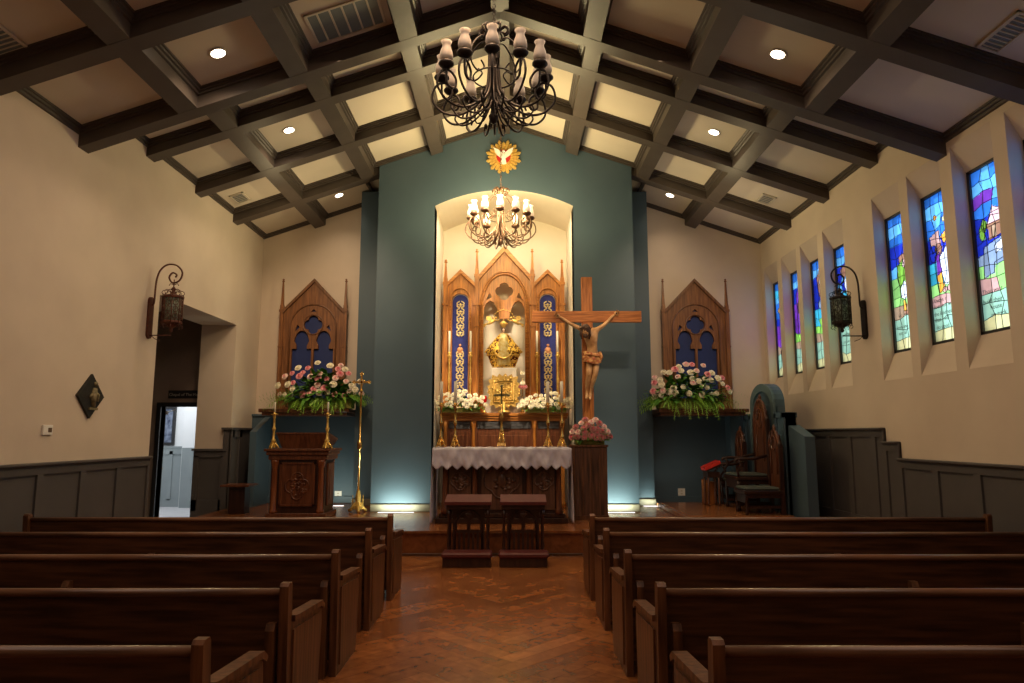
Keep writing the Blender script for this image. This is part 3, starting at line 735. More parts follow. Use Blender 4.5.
p = on_ceiling(766, 199, zfar); vent('ceiling_vent', 'small square vent in a glowing coffer near the right wall', (p.x - .12, p.x + .12, p.y - .20, p.y + .20), zfar, -6)
p = on_ceiling(998, 40, znear); vent('ceiling_vent', 'long slotted vent in the dark coffer at upper right above stained glass', (p.x - .11, p.x + .11, p.y - .42, p.y + .16), znear, -10)
p = on_ceiling(6, 44, znear); vent('ceiling_vent', 'long slotted vent cut by the left edge of the photo', (p.x - .2, p.x + .14, p.y - .38, p.y + .22), znear, -10)

# ================================================================ CHANDELIERS
def chandelier_parts(t, iron, frost, c, ztop, n=12):
    cx, cy, cz = c
    def rot(pts, a): return [(cx + r * math.cos(a), cy + r * math.sin(a), cz + z) for r, z in pts]
    def smooth(pts, k=5):
        out = []; P = [pts[0]] + pts + [pts[-1]]
        for i in range(1, len(P) - 2):
            for j in range(k):
                q = j / k; p0, p1, p2, p3 = P[i - 1], P[i], P[i + 1], P[i + 2]
                out.append(tuple(.5 * ((2 * p1[m]) + (-p0[m] + p2[m]) * q + (2 * p0[m] - 5 * p1[m] + 4 * p2[m] - p3[m]) * q * q + (-p0[m] + 3 * p1[m] - 3 * p2[m] + p3[m]) * q ** 3) for m in (0, 1)))
        out.append(pts[-1]); return out
    st = MB(); st.lathe([(.0, -.46), (.03, -.44), (.05, -.38), (.02, -.33), (.045, -.25), (.03, -.1), (.05, .08), (.028, .2), (.03, .42), (.055, .47), (.06, .5), (.03, .53), (.012, .56)], c, 12)
    st.build('stem', iron, t)
    ch = MB(); z = cz + .55; i = 0
    while z < ztop:
        ax = (1, 0) if i % 2 else (0, 1)
        ch.tube([(cx + ax[0] * .013 * math.cos(q), cy + ax[1] * .013 * math.cos(q), z + .024 + .024 * math.sin(q)) for q in [2 * PI * k / 8 for k in range(9)]], .0045, 4, cap=False)
        z += .037; i += 1
    ch.lathe([(.0, 0), (.06, 0), (.05, -.02), (.0, -.03)], (cx, cy, ztop + .02), 12)
    ch.build('chain', iron, t)
    arm = smooth([(.045, .34), (.05, .1), (.075, -.12), (.17, -.27), (.32, -.36), (.48, -.34), (.585, -.22), (.56, -.08), (.47, -.04), (.40, -.11), (.42, -.20), (.49, -.17), (.50, 0)])
    low = smooth([(.03, -.15), (.08, -.28), (.20, -.40), (.32, -.43), (.39, -.36), (.36, -.30), (.31, -.32), (.32, -.36)])
    low2 = smooth([(.03, -.26), (.10, -.40), (.17, -.42), (.19, -.35), (.15, -.30), (.10, -.33), (.12, -.36)])
    upp = smooth([(.05, .38), (.14, .40), (.26, .26), (.28, .10), (.20, .02), (.12, .08), (.16, .14)])
    crown = smooth([(.03, .46), (.06, .50), (.11, .53), (.145, .49), (.12, .45), (.09, .47)])
    for k in range(n):
        a = 2 * PI * (k + .5) / n + PI / 2 - PI / n * (1 if n == 12 else 0)
        m_ = MB(); m_.tube(rot(arm, a), .0115, 6); m_.tube(rot(low, a + PI / n), .0095, 5); ar = m_.build('arm', iron, t)
        x, y = cx + .5 * math.cos(a), cy + .5 * math.sin(a)
        m_ = MB(); m_.lathe([(.012, -.03), (.055, -.012), (.075, .012), (.068, .03), (.05, .045), (.01, .045)], (x, y, cz), 12); m_.build('cup', iron, t)
        m_ = MB(); m_.lathe([(.03, .04), (.058, .055), (.064, .085), (.058, .13), (.042, .175), (.038, .205), (.052, .235), (.048, .235), (.034, .205), (.036, .17), (.052, .13), (.057, .085), (.05, .06)], (x, y, cz), 12); m_.build('shade', frost, t)
        if k % 2 == 0:
            
            for cv, aa, rr_ in ((upp, .2, .0085), (low2, .2, .0075), (crown, .2, .010), (crown, .2 + PI / n, .010)): m_ = MB(); m_.tube(rot(cv, a + aa), rr_, 5); m_.build('scroll', iron, t)
    r_ = MB(); r_.tube([(cx + .20 * math.cos(q), cy + .20 * math.sin(q), cz + .01) for q in [2 * PI * k / 24 for k in range(25)]], .008, 5, cap=False); r_.build('ring', iron, t)
C1 = (-0.175, 6.17, 5.08); C2 = (-0.19, 11.1, 5.28)
t = thing('chandelier', 'nearer, larger-looking dark iron chandelier with twelve unlit frosted shades', 'chandelier', (C1[0], C1[1], C1[2] - .46), 'iron chandeliers')
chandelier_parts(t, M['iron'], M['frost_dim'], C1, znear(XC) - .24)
t = thing('chandelier', 'farther bronze-toned chandelier with glowing shades hanging before the altar niche', 'chandelier', (C2[0], C2[1], C2[2] - .46), 'iron chandeliers')
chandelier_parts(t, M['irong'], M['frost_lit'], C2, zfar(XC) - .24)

# ================================================================ DOVE SUNBURST
dc = at(503.5, 156, 12.28)
t = thing('dove_sunburst', 'round gilded sunburst plaque with white dove on red, high on teal wall', 'wall ornament', (dc.x, 12.360, dc.z))
mb = MB(); mb2 = MB()
for k in range(24):
    a = 2 * PI * k / 24; L = .34 if k % 2 else .30; wv = .035
    ca, sa = math.cos(a), math.sin(a)
    def q(r, s_, y): return (dc.x + ca * r - sa * s_, y, dc.z + sa * r + ca * s_)
    pts = [(.12, -.02), (L - .03, -wv), (L, 0), (L - .03, wv), (.12, .02)]
    V = [q(r, s_, 12.335) for r, s_ in pts] + [q(r, s_ * .6, 12.310) for r, s_ in pts]
    mb.add(V, [(0, 1, 2, 3, 4)[::-1], (5, 6, 7, 8, 9)] + [(i, (i + 1) % 5, 5 + (i + 1) % 5, 5 + i) for i in range(5)])
mb.add([(dc.x + .16 * math.cos(2 * PI * k / 20), y, dc.z + .16 * math.sin(2 * PI * k / 20)) for y in (12.370, 12.320) for k in range(20)],
       [tuple(range(20))[::-1], tuple(range(20, 40))] + [(k, (k + 1) % 20, 20 + (k + 1) % 20, 20 + k) for k in range(20)])
mb.build('rays', M['gold'], t)
mb = MB(); mb.prism([(dc.x + .135 * math.cos(2 * PI * k / 20), dc.z + .135 * math.sin(2 * PI * k / 20)) for k in range(20)], 'y', 12.295, 12.325); mb.build('red_disc', plain('red_enamel', (.45, .02, .015), .4), t)
mb = MB()
wing = [(.0, .0), (.03, .07), (.10, .13), (.19, .17), (.17, .12), (.165, .08), (.14, .05), (.12, .02), (.08, -.01), (.04, -.04)]
for sx in (-1, 1):
    pts = [(dc.x + sx * a_, dc.z + b_) for a_, b_ in wing]
    mb.prism(pts, 'y', 12.270, 12.295)
mb.prism([(dc.x - .035, dc.z - .03), (dc.x - .055, dc.z - .15), (dc.x, dc.z - .16), (dc.x + .055, dc.z - .15), (dc.x + .035, dc.z - .03)], 'y', 12.270, 12.295)
mb.ball((dc.x, 12.275, dc.z - .01), .05, 10, 0, (.85, .6, 1.5)); mb.ball((dc.x, 12.260, dc.z + .085), .027, 8)
mb.build('dove', plain('white_lacquer', (.85, .8, .72), .4), t)

# ================================================================ GOTHIC FRAMES
def quatre(cx, cz, r, n=32):
    out = []
    for k in range(n):
        a = 2 * PI * k / n + PI / 4; d = abs(math.cos(2 * (a)))
        rr = r * (.74 + .26 * abs(math.cos(2 * a)) ** .6)
        out.append((cx + rr * math.cos(a), cz + rr * math.sin(a)))
    return out
def lancet(cx, w, z0, zs, zt, n=8, notch=0):
    h = w / 2; out = [(cx - h, z0)]
    if notch: out += [(cx - h, zs - notch), (cx - h * .55, zs - notch), (cx - h * .55, zs - notch * .4)]
    else: out += [(cx - h, zs)]
    hw = h * .78 if notch else h
    for i in range(1, n):
        q = i / n; out.append((cx - hw * math.cos(q * PI / 2) ** .9, zs + (zt - zs) * math.sin(q * PI / 2) ** 1.15))
    out.append((cx, zt))
    L = [(2 * cx - p[0], p[1]) for p in out[:-1]][::-1]
    return out + L
def spire(mb, x, y, z0, zb, zt, w):
    mb.box(x - w / 2, x + w / 2, y - w / 2, y + w / 2, z0, zb)
    mb.box(x - w * .65, x + w * .65, y - w * .65, y + w * .65, zb - .03, zb + .02); mb.box(x - w * .62, x + w * .62, y - w * .62, y + w * .62, z0 + (zb - z0) * .62, z0 + (zb - z0) * .62 + .03)
    mb.lathe([(w * .70, zb + .02), (w * .66, zb + .10), (w * .52, zb + .13), (w * .26, zt - .09), (w * .18, zt - .07)], (x, y, 0), 4, smooth=False)
    mb.lathe([(w * .18, zt - .08), (w * .44, zt - .06), (w * .18, zt - .04), (w * .34, zt - .02), (0.002, zt)], (x, y, 0), 6)
def archline(cx, w, z0, zs, zt, n=10):
    return [p for p in lancet(cx, w, z0, zs, zt, n)]

# side frames above the flowers
for cu, side in ((315.6, 'left'), (693.3, 'right')):
    Y = 13.90
    ax = at(cu, 280, Y); sc = Y / 689
    hw = 30.5 * sc; base = 2.2; ap = ax.z; ge = at(cu, 311, Y).z; cx = ax.x
    t = thing('gothic_wall_frame', 'brown oak gothic tracery frame with navy openings on the %s front wall' % side, 'wall frame', (cx, Y, base))
    mb = MB()
    outer = [(cx - hw, base), (cx + hw, base), (cx + hw, ge), (cx, ap), (cx - hw, ge)]
    qz = at(cu, 325, Y).z; lz = at(cu, 349, Y).z; lt = at(cu, 331, Y).z
    holes = [quatre(cx, qz, .19), lancet(cx - .225, .40, base + .12, lz + .12, lt, 8, .12), lancet(cx + .225, .40, base + .12, lz + .12, lt, 8, .12),
             [(cx - .37, qz - .14), (cx - .27, qz - .05), (cx - .33, qz + .0)][::-1], [(cx + .37, qz - .14), (cx + .27, qz - .05), (cx + .33, qz + .0)], [(cx - .06, qz + .27), (cx + .06, qz + .27), (cx, qz + .33)]]
    mb.holed(outer, holes, Y - .04, Y + .02)
    mb.build('tracery_panel', M['oak2'], t)
    mb = MB(); mb.box(cx - hw + .03, cx + hw - .03, Y + .022, Y + .04, base, qz + .36); mb.build('backing', M['navy'], t, 'navy blue backing')
    mb = MB()
    d = Vector((hw, 0, ge - ap)).normalized()
    for sx in (-1, 1):
        mb.hexa([(cx, Y - .09, ap - .06), (cx + sx * (hw + .02), Y - .09, ge - .07), (cx + sx * (hw + .02), Y, ge - .07), (cx, Y, ap - .06),
                 (cx, Y - .09, ap + .015), (cx + sx * (hw + .02), Y - .09, ge + .01), (cx + sx * (hw + .02), Y, ge + .01), (cx, Y, ap + .015)])
    al = lancet(cx, hw * 1.55, base + .05, ge - .35, qz + .42, 12)
    mb.tube([(p[0], Y - .045, p[1]) for p in al], .018, 6)
    mb.tube([(cx + .205 * math.cos(q), Y - .045, qz + .205 * math.sin(q)) for q in [2 * PI * k / 24 for k in range(25)]], .012, 5, cap=False)
    mb.build('molding', wood('brown_oak_molding', (.10, .04, .016), (.22, .09, .035), 'z'), t)
    for sx in (-1, 1):
        m_ = MB(); spire(m_, cx + sx * (hw + .035), Y - .04, base, ge, ap + .02, .075); m_.build('pinnacle', M['oak2'], t)
    # sill
    sl = MB(); e0, e1 = (cx - hw - .12, -3.10) if side == 'left' else (2.78, cx + hw + .12)
    sl.box(e0, e1, 13.02, 13.85, 2.11, 2.178, 0, .01); sl.box(e0 + .05, e1 - .05, 13.08, 13.85, 2.05, 2.11)
    tag(sl.build('wall_shelf', M['mahog']), 'narrow mahogany shelf under the %s gothic frame, carrying flowers' % side, 'shelf')

# reredos in the niche
Y = 13.66
t = thing('reredos', 'golden oak gothic reredos with three gables and five-sided openings in the niche', 'reredos', (-.16, Y, 2.1))
t['label'] = 'golden oak three-gabled gothic reredos standing in the cream niche'
def ux(u): return at(u, 340, Y).x
def vz(v): return at(504, v, Y).z
cx = ux(504.2); zb = 2.10
# centre gable panel
mb = MB()
xa, xb = ux(479), ux(530)
outer = [(xa, zb), (cx - .42, zb), (cx - .42, vz(306)), (cx - .04, vz(306)), (cx - .04, vz(300)),
         (cx + .04, vz(300)), (cx + .04, vz(306)), (cx + .42, vz(306)), (cx + .42, zb), (xb, zb), (xb, vz(276)), (cx, vz(248)), (xa, vz(276))]
def cusp(sx):
    pts = [(.42, vz(307)), (.42, vz(304)), (.41, vz(298)), (.36, vz(292)), (.28, vz(296)), (.16, vz(302)), (.09, vz(303.5)), (.075, vz(307))]
    return pts
def halfarch(sx):   # lancet head opening left/right of the central mullion
    return [(cx + sx * x_, z_) for x_, z_ in ((.42, vz(318)), (.41, vz(309)), (.36, vz(303.5)), (.29, vz(301)), (.21, vz(303)), (.15, vz(308)), (.115, vz(313)), (.10, vz(319)))]
outer = [(xa, zb), (cx - .42, zb)] + halfarch(-1) + halfarch(1)[::-1] + [(cx + .42, zb), (xb, zb), (xb, vz(276)), (cx, vz(248)), (xa, vz(276))]
holes = [quatre(cx, vz(292.5 - 0), .19) if False else quatre(cx, vz(293), .001) ]
holes = [quatre(cx, vz(292) + .02, .20)]
holes = [quatre(cx, vz(291.8), .18), [(cx - .38, vz(301)), (cx - .25, vz(297.5)), (cx - .30, vz(293))][::-1], [(cx + .38, vz(301)), (cx + .25, vz(297.5)), (cx + .30, vz(293))]]
mb.holed(outer, holes, Y - .05, Y + .03)
mb.build('centre_panel', M['oakz'], t)
mb = MB()
for sx in (-1, 1):
    xe = xa if sx < 0 else xb
    mb.hexa([(cx, Y - .12, vz(248) - .10), (xe, Y - .12, vz(276) - .10), (xe, Y, vz(276) - .10), (cx, Y, vz(248) - .10),
             (cx, Y - .12, vz(248) + .02), (xe, Y - .12, vz(276) + .01), (xe, Y, vz(276) + .01), (cx, Y, vz(248) + .02)])
al = lancet(cx, .90, zb, vz(306), vz(275), 14); mb.tube([(p[0], Y - .06, p[1]) for p in al], .022, 6)
al = lancet(cx, .98, zb, vz(306), vz(272.5), 14); mb.tube([(p[0], Y - .06, p[1]) for p in al], .012, 6)
mb.build('centre_molding', M['oakx'], t)
for nm, u0, u1, ua in (('left', 446.5, 474.5, 460.2), ('right', 534, 561, 547.8)):
    x0, x1, xm = ux(u0), ux(u1), ux(ua)
    m_ = MB(); hole = lancet(xm, .33, zb + .02, vz(300), vz(294), 8)
    m_.holed([(x0, zb), (x1, zb), (x1, vz(284)), (xm, vz(271)), (x0, vz(284))], [hole], Y - .05, Y + .03)
    m_.build('side_panel', M['oakz'], t)
    m_ = MB()
    for xe in (x0, x1):
        m_.hexa([(xm, Y - .10, vz(271) - .07), (xe, Y - .10, vz(284) - .07), (xe, Y, vz(284) - .07), (xm, Y, vz(271) - .07),
                 (xm, Y - .10, vz(271) + .015), (xe, Y - .10, vz(284) + .01), (xe, Y, vz(284) + .01), (xm, Y, vz(271) + .015)])
    al = lancet(xm, .40, zb, vz(300), vz(289), 10); m_.tube([(p[0], Y - .06, p[1]) for p in al], .016, 6)
    m_.build('side_molding', M['oakx'], t)
    m_ = MB(); m_.prism(lancet(xm, .315, zb, vz(302), vz(295), 8), 'y', Y - .015, Y + .01); bn = m_.build('banner', M['banner'], t, 'blue velvet banner with gold embroidery')
    # embroidery
    m_ = MB(); rr = random.Random(5)
    zz = zb + .1
    while zz < vz(303):
        if abs(zz - vz(349)) > .16:
            for sx in (-1, 1):
                pts = [(xm + sx * (.014 + .075 * math.sin(q) ** 2 + .025 * math.sin(3 * q)), Y - .022, zz + .14 * q / PI) for q in [PI * k / 10 for k in range(11)]]
                m_.tube(pts, .014, 5)
                m_.tube([(xm + sx * (.02 + .035 * math.cos(q)), Y - .022, zz + .05 + .03 * math.sin(q)) for q in [2 * PI * k / 8 for k in range(9)]], .008, 4)
            m_.ball((xm, Y - .022, zz + .07), .024, 6, 0, (1, .4, 1.3))
        zz += .145
    m_.build('embroidery', M['embro'], bn)
    m_ = MB(); m_.ball((xm, Y - .022, vz(350)), .065, 8, 0, (1, .35, .9)); m_.ball((xm, Y - .03, vz(345.5)), .03, 8, 0, (1, .5, 1)); m_.box(xm - .075, xm + .075, Y - .03, Y - .014, vz(352.5) - .015, vz(352.5) + .015)
    m_.build('crest', noisy('copper_crest', (.5, .2, .08), (.75, .4, .2), 30, .5), bn)
for u, tp, base_ in ((445.2, 260, 284), (476.6, 249.5, 276), (532.4, 249.5, 276), (562.4, 260, 284)):
    m_ = MB(); spire(m_, ux(u), Y - .06, zb, vz(base_), vz(tp), .085)
    m_.box(ux(u) - .06, ux(u) + .06, Y - .12, Y, vz(306), vz(306) + .035); m_.box(ux(u) - .06, ux(u) + .06, Y - .12, Y, zb, zb + .1)
    m_.build('pinnacle', M['oakz'], t)

# retable (back altar)
YR = 13.15
def rx(u): return at(u, 420, YR).x
x0, x1 = rx(441), rx(567)
t = thing('retable', 'reddish wooden back altar cabinet with dark marble panels behind the altar', 'cabinet', ((x0 + x1) / 2, YR, PZ))
mb = MB(); mb.box(x0 + .06, x1 - .06, YR, 13.95, PZ, 1.96); mb.build('carcass', M['mahog'], t)
mb = MB(); mb.box(x0 - .02, x1 + .02, YR - .08, 13.95, 2.04, 2.10, 0, .008); mb.box(x0 + .0, x1 - .0, YR - .055, 13.95, 1.99, 2.04, 0, .006); mb.box(x0 + .03, x1 - .03, YR - .035, 13.95, 1.95, 1.99); mb.build('cornice', M['oakx'], t)
for a, b in ((.13, .52), (.62, 1.84 - .0), (1.94, 2.33)):
    pass
W_ = x1 - x0
cols = [x0 + .09, x0 + .09 + (W_ - .18) * .24, x0 + .09 + (W_ - .18) * .76, x1 - .09]
for xc_ in cols:
    m_ = MB(); m_.lathe([(.055, PZ), (.055, PZ + .08), (.038, PZ + .12), (.034, 1.80), (.05, 1.86), (.055, 1.95)], (xc_, YR - .02, 0), 12); m_.build('column', M['oakz'], t)
for i in range(3):
    a, b = cols[i] + .07, cols[i + 1] - .07
    m_ = MB(); m_.box(a, b, YR - .018, YR + .01, 1.80, 1.93, 0, .004); m_.build('marble_panel', M['marble'], t, 'dark grey marble strip')
    m_ = MB(); m_.box(a, b, YR - .014, YR + .01, .6, 1.74, 0, .006); m_.box(a + .05, b - .05, YR - .026, YR, .66, 1.68, 0, .01); m_.build('door_panel', M['mahog'], t)

# white plinth, statue, angels
YP = 13.2
m_ = MB(); pz = at(504, 368, YP).z; px0, px1 = at(491, 390, YP).x, at(516.5, 390, YP).x
m_.box(px0, px1, YP - .08, YP + .34, 2.10, pz, 0, .01); m_.box(px0 + .04, px1 - .04, YP - .088, YP - .07, 2.16, pz - .06)
tag(m_.build('statue_plinth', plain('white_stone', (.82, .76, .66), .6)), 'plain white block plinth under the gold-robed statue', 'plinth')
sc = YP / 689; sx_ = at(504, 350, YP).x - .01; sz = pz; SY = YP + .13
t = thing('madonna_statue', 'small statue in a wide triangular gold and wine brocade cape on white plinth', 'statue', (sx_, SY, sz))
m_ = MB()
H_ = 40 * sc
prof = [(.20, .0), (.20, .03), (.235, .05), (.33, .30 * H_ / .78), (.385, .33 * H_ / .78), (.35, .37 * H_ / .78), (.27, .47 * H_ / .78), (.17, .60 * H_ / .78), (.085, .69 * H_ / .78), (.05, .72 * H_ / .78)]
m_.lathe(prof, (sx_, SY, sz), 24, 0, 1, .42); m_.build('cape', M['cape'], t)
m_ = MB(); m_.lathe([(.11, .06), (.13, .1), (.115, .3), (.09, .5), (.06, .68)], (sx_, SY - .105, sz), 16, 0, 1, .55); m_.build('gown', noisy('yellow_gold_gown', (.75, .5, .08), (.95, .85, .5), 18, .4, .2), t)
m_ = MB(); m_.tube([(sx_ + .16 * math.sin(q), SY - .19, sz + .33 - .15 * math.cos(q)) for q in [-1.5 + 3.0 * k / 14 for k in range(15)]], .022, 6, 0, [.3, .5, .7, .85, 1, 1, 1, 1, 1, 1, 1, .85, .7, .5, .3]); m_.build('crescent', M['gold'], t)
for zz, r in ((.03, .22), (.14, .27), (.26, .33)):
    m_ = MB(); m_.tube([(sx_ + r * math.cos(q), SY + r * .42 * math.sin(q) - .005, sz + zz) for q in [2 * PI * k / 30 for k in range(31)]], .011, 5, cap=False); m_.build('braid', M['gold'], t)
m_ = MB(); m_.ball((sx_, SY - .06, sz + .755), .036, 12, 0, (.85, .9, 1.15)); m_.ball((sx_, SY - .095, sz + .75), .007, 6); m_.lathe([(.02, .70), (.018, .74)], (sx_, SY - .06, sz), 8); m_.build('face', noisy('porcelain', (.75, .5, .36), (.8, .56, .42), 10, .4), t)
m_ = MB(); m_.ball((sx_, SY - .045, sz + .765), .043, 12, 0, (1, .9, 1.2)); m_.build('veil', M['hair'], t)
m_ = MB(); m_.lathe([(.035, .80), (.05, .83), (.075, .87), (.07, .90), (.03, .93), (.008, .95)], (sx_, SY - .05, sz), 12)
m_.ball((sx_, SY - .05, sz + .97), .014, 6)
for k in range(8): m_.ball((sx_ + .075 * math.cos(k * PI / 4), SY - .05 + .075 * math.sin(k * PI / 4), sz + .885), .012, 5)
m_.build('crown', M['gold'], t)
m_ = MB()
for k in range(11):
    a = PI * (.02 + .96 * k / 10); m_.ball((sx_ + .22 * math.cos(a), SY - .02, sz + .93 + .24 * math.sin(a)), .019 if k % 2 else .013, 5)
m_.tube([(sx_ + .22 * math.cos(PI * k / 20), SY - .0, sz + .93 + .24 * math.sin(PI * k / 20)) for k in range(21)], .006, 5)
m_.build('halo', M['gold'], t)
for sx in (-1, 1):
    x = sx_ + sx * .22; z = sz + .90; y = YP + .05
    a = thing('angel_figure', 'small gilded angel flying %s of the statue crown' % ('left' if sx < 0 else 'right'), 'angel figurine', (x, y, z), 'gilded angels beside the crown')
    m_ = MB(); m_.tube([(x + sx * .13, y, z - .03), (x + sx * .07, y, z - .02), (x + sx * .0, y, z + .02), (x - sx * .05, y, z + .06)], .035, 8, 0, [.25, .8, 1, .7])
    m_.ball((x - sx * .07, y, z + .095), .028, 8)
    m_.tube([(x - sx * .03, y - .02, z + .05), (x - sx * .10, y - .03, z + .03), (x - sx * .14, y - .03, z + .06)], .011, 5)
    m_.tube([(x + sx * .12, y, z - .03), (x + sx * .17, y - .01, z - .09)], .013, 5); m_.tube([(x + sx * .11, y, z - .02), (x + sx * .19, y + .01, z - .05)], .013, 5)
    m_.build('body', M['gold'], a)
    for dy in (-.03, .03):
        w_ = MB(); w_.prism([(x, z + .03), (x + sx * .03, z + .12), (x + sx * .10, z + .13), (x + sx * .13, z + .07), (x + sx * .07, z + .03)], 'y', y + dy - .006, y + dy + .006); w_.build('wing', M['gold'], a)

# gilded throne frame in front of the plinth
YG = 12.98
gc = at(503.8, 392, YG); g = thing('gilded_shrine', 'ornate gilded square reliquary frame with scalloped edge before white plinth', 'shrine', (gc.x, YG, 2.10))
m_ = MB(); N_ = 72; pts = []
hx, hz = .275, .30
for k in range(N_):
    a = 2 * PI * k / N_; ca, sa = math.cos(a), math.sin(a)
    r = min(1 / max(abs(ca) / hx, 1e-6), 1 / max(abs(sa) / hz, 1e-6)); r = .55 * r + .45 * .32
    r *= 1 + .09 * math.sin(18 * a)
    pts.append((gc.x + r * ca, gc.z + r * sa + .02))
m_.prism(pts, 'y', YG, YG + .04); m_.build('back_rays', M['gold'], g)
m_ = MB(); 
for r_, th in ((.19, .02), (.15, .014)):
    m_.tube([(gc.x + a * r_, YG - .01, gc.z + .01 + b * r_ * 1.05) for a, b in ((-1, -1), (1, -1), (1, 1), (-1, 1), (-1, -1))], th, 6)
rr = random.Random(9)
for k in range(100):
    a = rr.uniform(0, 2 * PI); r = rr.uniform(.03, .30); m_.ball((gc.x + r * math.cos(a), YG - .006, gc.z + .01 + r * math.sin(a)), rr.uniform(.012, .026), 6, 0, (1, .7, 1))
for k in range(7): m_.tube([(gc.x - .10 + .033 * k, YG + .01, gc.z + .24), (gc.x - .13 + .043 * k, YG + .01, gc.z + .31 - .012 * abs(k - 3))], .012, 5, 0, [1, .4])
m_.build('relief', M['gold'], g)
m_ = MB(); m_.lathe([(.12, 2.10), (.11, 2.13), (.03, 2.15), (.03, gc.z - .2)], (gc.x, YG - .02, 0), 12); m_.build('foot', M['gold'], g)

# ================================================================ CANDLESTICKS
def candlestick(label, x, y, z0, zdish, ztop, group, r=.055, cr=.02, mat=None, first=None):
    mat = mat or M['brass']
    t = thing('candlestick', label, 'candlestick', (x, y, z0), group)
    h = zdish - z0
    m_ = MB()
    for k in range(3):
        a = 2 * PI * k / 3 - PI / 2
        m_.tube([(x + r * 1.15 * math.cos(a), y + r * 1.15 * math.sin(a), z0 + .012), (x + r * .9 * math.cos(a), y + r * .9 * math.sin(a), z0 + .04), (x + r * .4 * math.cos(a), y + r * .4 * math.sin(a), z0 + h * .18)], .015, 6, 0, [1, 1, .8])
        m_.ball((x + r * 1.15 * math.cos(a), y + r * 1.15 * math.sin(a), z0 + .013), .013, 6)
    m_.lathe([(r * .95, .02), (r * .9, .05), (r * .7, h * .10), (r * .75, h * .13), (r * .5, h * .20)], (x, y, z0), 3, smooth=False)
    m_.build('base', mat, t)
    m_ = MB(); m_.lathe([(r * .35, h * .18), (r * .55, h * .24), (r * .28, h * .29), (r * .24, h * .50), (r * .42, h * .55), (r * .46, h * .58), (r * .26, h * .63), (r * .20, h * .86), (r * .36, h * .90), (r * .25, h * .95), (r * .75, h * .985), (r * .8, h), (r * .3, h * 1.005), (cr * 1.25, h * 1.02), (cr * 1.25, h * 1.05)], (x, y, z0), 14); m_.build('stem', mat, t)
    m_ = MB(); m_.lathe([(cr, h * 1.02), (cr, ztop - z0 - .003), (cr * .8, ztop - z0)], (x, y, z0), 12); cd = m_.build('candle', M['candle'], t)
    m_ = MB(); m_.tube([(x, y, ztop - .002), (x + .002, y, ztop + .018)], .0025, 4); m_.build('wick', M['wick'], cd)
    return t
Zt = 1.497
YA = 10.92
for u, lab in ((441, 'leftmost brass candlestick with thick ivory candle on the white altar cloth'), (455.2, 'second brass candlestick from the left on the white altar cloth'),
               (548, 'brass candlestick just right of centre cross on the altar cloth'), (561.8, 'rightmost brass candlestick with thick candle on the altar cloth')):
    p = at(u, 420, YA); candlestick(lab, p.x, YA, Zt, at(u, 405, YA).z, at(u, 381.5, YA).z, 'brass candlesticks on the altar', .068, .026)
for u, lab in ((449, 'tall gilt candlestick left of the left blue banner'), (470.3, 'tall gilt candlestick right of the left blue banner'),
               (537.2, 'tall gilt candlestick left of the right blue banner'), (557.8, 'tall gilt candlestick right of the right blue banner')):
    p = at(u, 380, 13.4); candlestick(lab, p.x, 13.4, 2.10, at(u, 355, 13.4).z, at(u, 331, 13.4).z, 'tall candlesticks flanking the banners', .06, .022, M['gold'])
# altar crucifix on stand
p = at(501.6, 420, YA); t = thing('altar_cross', 'brass standing cross at the centre of the white altar cloth', 'cross', (p.x, YA, Zt))
h = at(501.6, 386, YA).z - Zt; m_ = MB(); r = .075
for k in range(4):
    a = PI / 4 + k * PI / 2; m_.tube([(p.x + r * 1.1 * math.cos(a), YA + r * 1.1 * math.sin(a), Zt + .012), (p.x + r * .4 * math.cos(a), YA + r * .4 * math.sin(a), Zt + .2)], .016, 6)
m_.lathe([(r, .02), (r * .85, .06), (r * .55, .2)], (p.x, YA, Zt), 4, smooth=False); m_.lathe([(r * .4, .2), (r * .5, .25), (.02, .3), (.018, .42), (.036, .47), (.02, .52), (.016, .66)], (p.x, YA, Zt), 12)
m_.build('base', M['brass'], t)
m_ = MB(); m_.box(p.x - .014, p.x + .014, YA - .01, YA + .01, Zt + .62, Zt + h); m_.box(p.x - .11, p.x + .11, YA - .01, YA + .01, Zt + h - .16, Zt + h - .13)
for q in ((0, h), (-.11, h - .145), (.11, h - .145)): m_.ball((p.x + q[0], YA, Zt + q[1]), .024, 8)
m_.build('cross', noisy('aged_bronze', (.16, .15, .08), (.3, .26, .12), 20, .4, .7), t)

# ================================================================ ALTAR
ax0, ax1, ay0, ay1, az = -1.18, .865, 10.72, 11.45, 1.47
t = thing('altar_table', 'carved dark wooden altar table standing under the white cloth', 'altar', ((ax0 + ax1) / 2, 11.1, PZ))
m_ = MB(); m_.box(ax0 + .1, ax1 - .1, ay0 + .12, ay1 - .05, PZ + .14, 1.38); m_.build('body', M['mahogd'], t)
m_ = MB(); m_.box(ax0, ax1, ay0, ay1, 1.41, az, 0, .01); m_.box(ax0 + .04, ax1 - .04, ay0 + .04, ay1 - .03, 1.36, 1.41, 0, .01); m_.build('tabletop', M['mahog'], t)
m_ = MB(); m_.box(ax0 + .0, ax1 - .0, ay0 + .02, ay1, PZ + .001, PZ + .08, 0, .01); m_.box(ax0 + .05, ax1 - .05, ay0 + .06, ay1 - .03, PZ + .08, PZ + .15, 0, .01); m_.build('plinth', M['mahogd'], t)
for x in (ax0 + .14, ax0 + .60, ax1 - .60, ax1 - .14):
    m_ = MB(); m_.lathe([(.06, PZ + .14), (.06, PZ + .2), (.045, PZ + .24), (.04, 1.2), (.055, 1.26), (.065, 1.36)], (x, ay0 + .10, 0), 12); m_.build('column', M['mahog'], t)
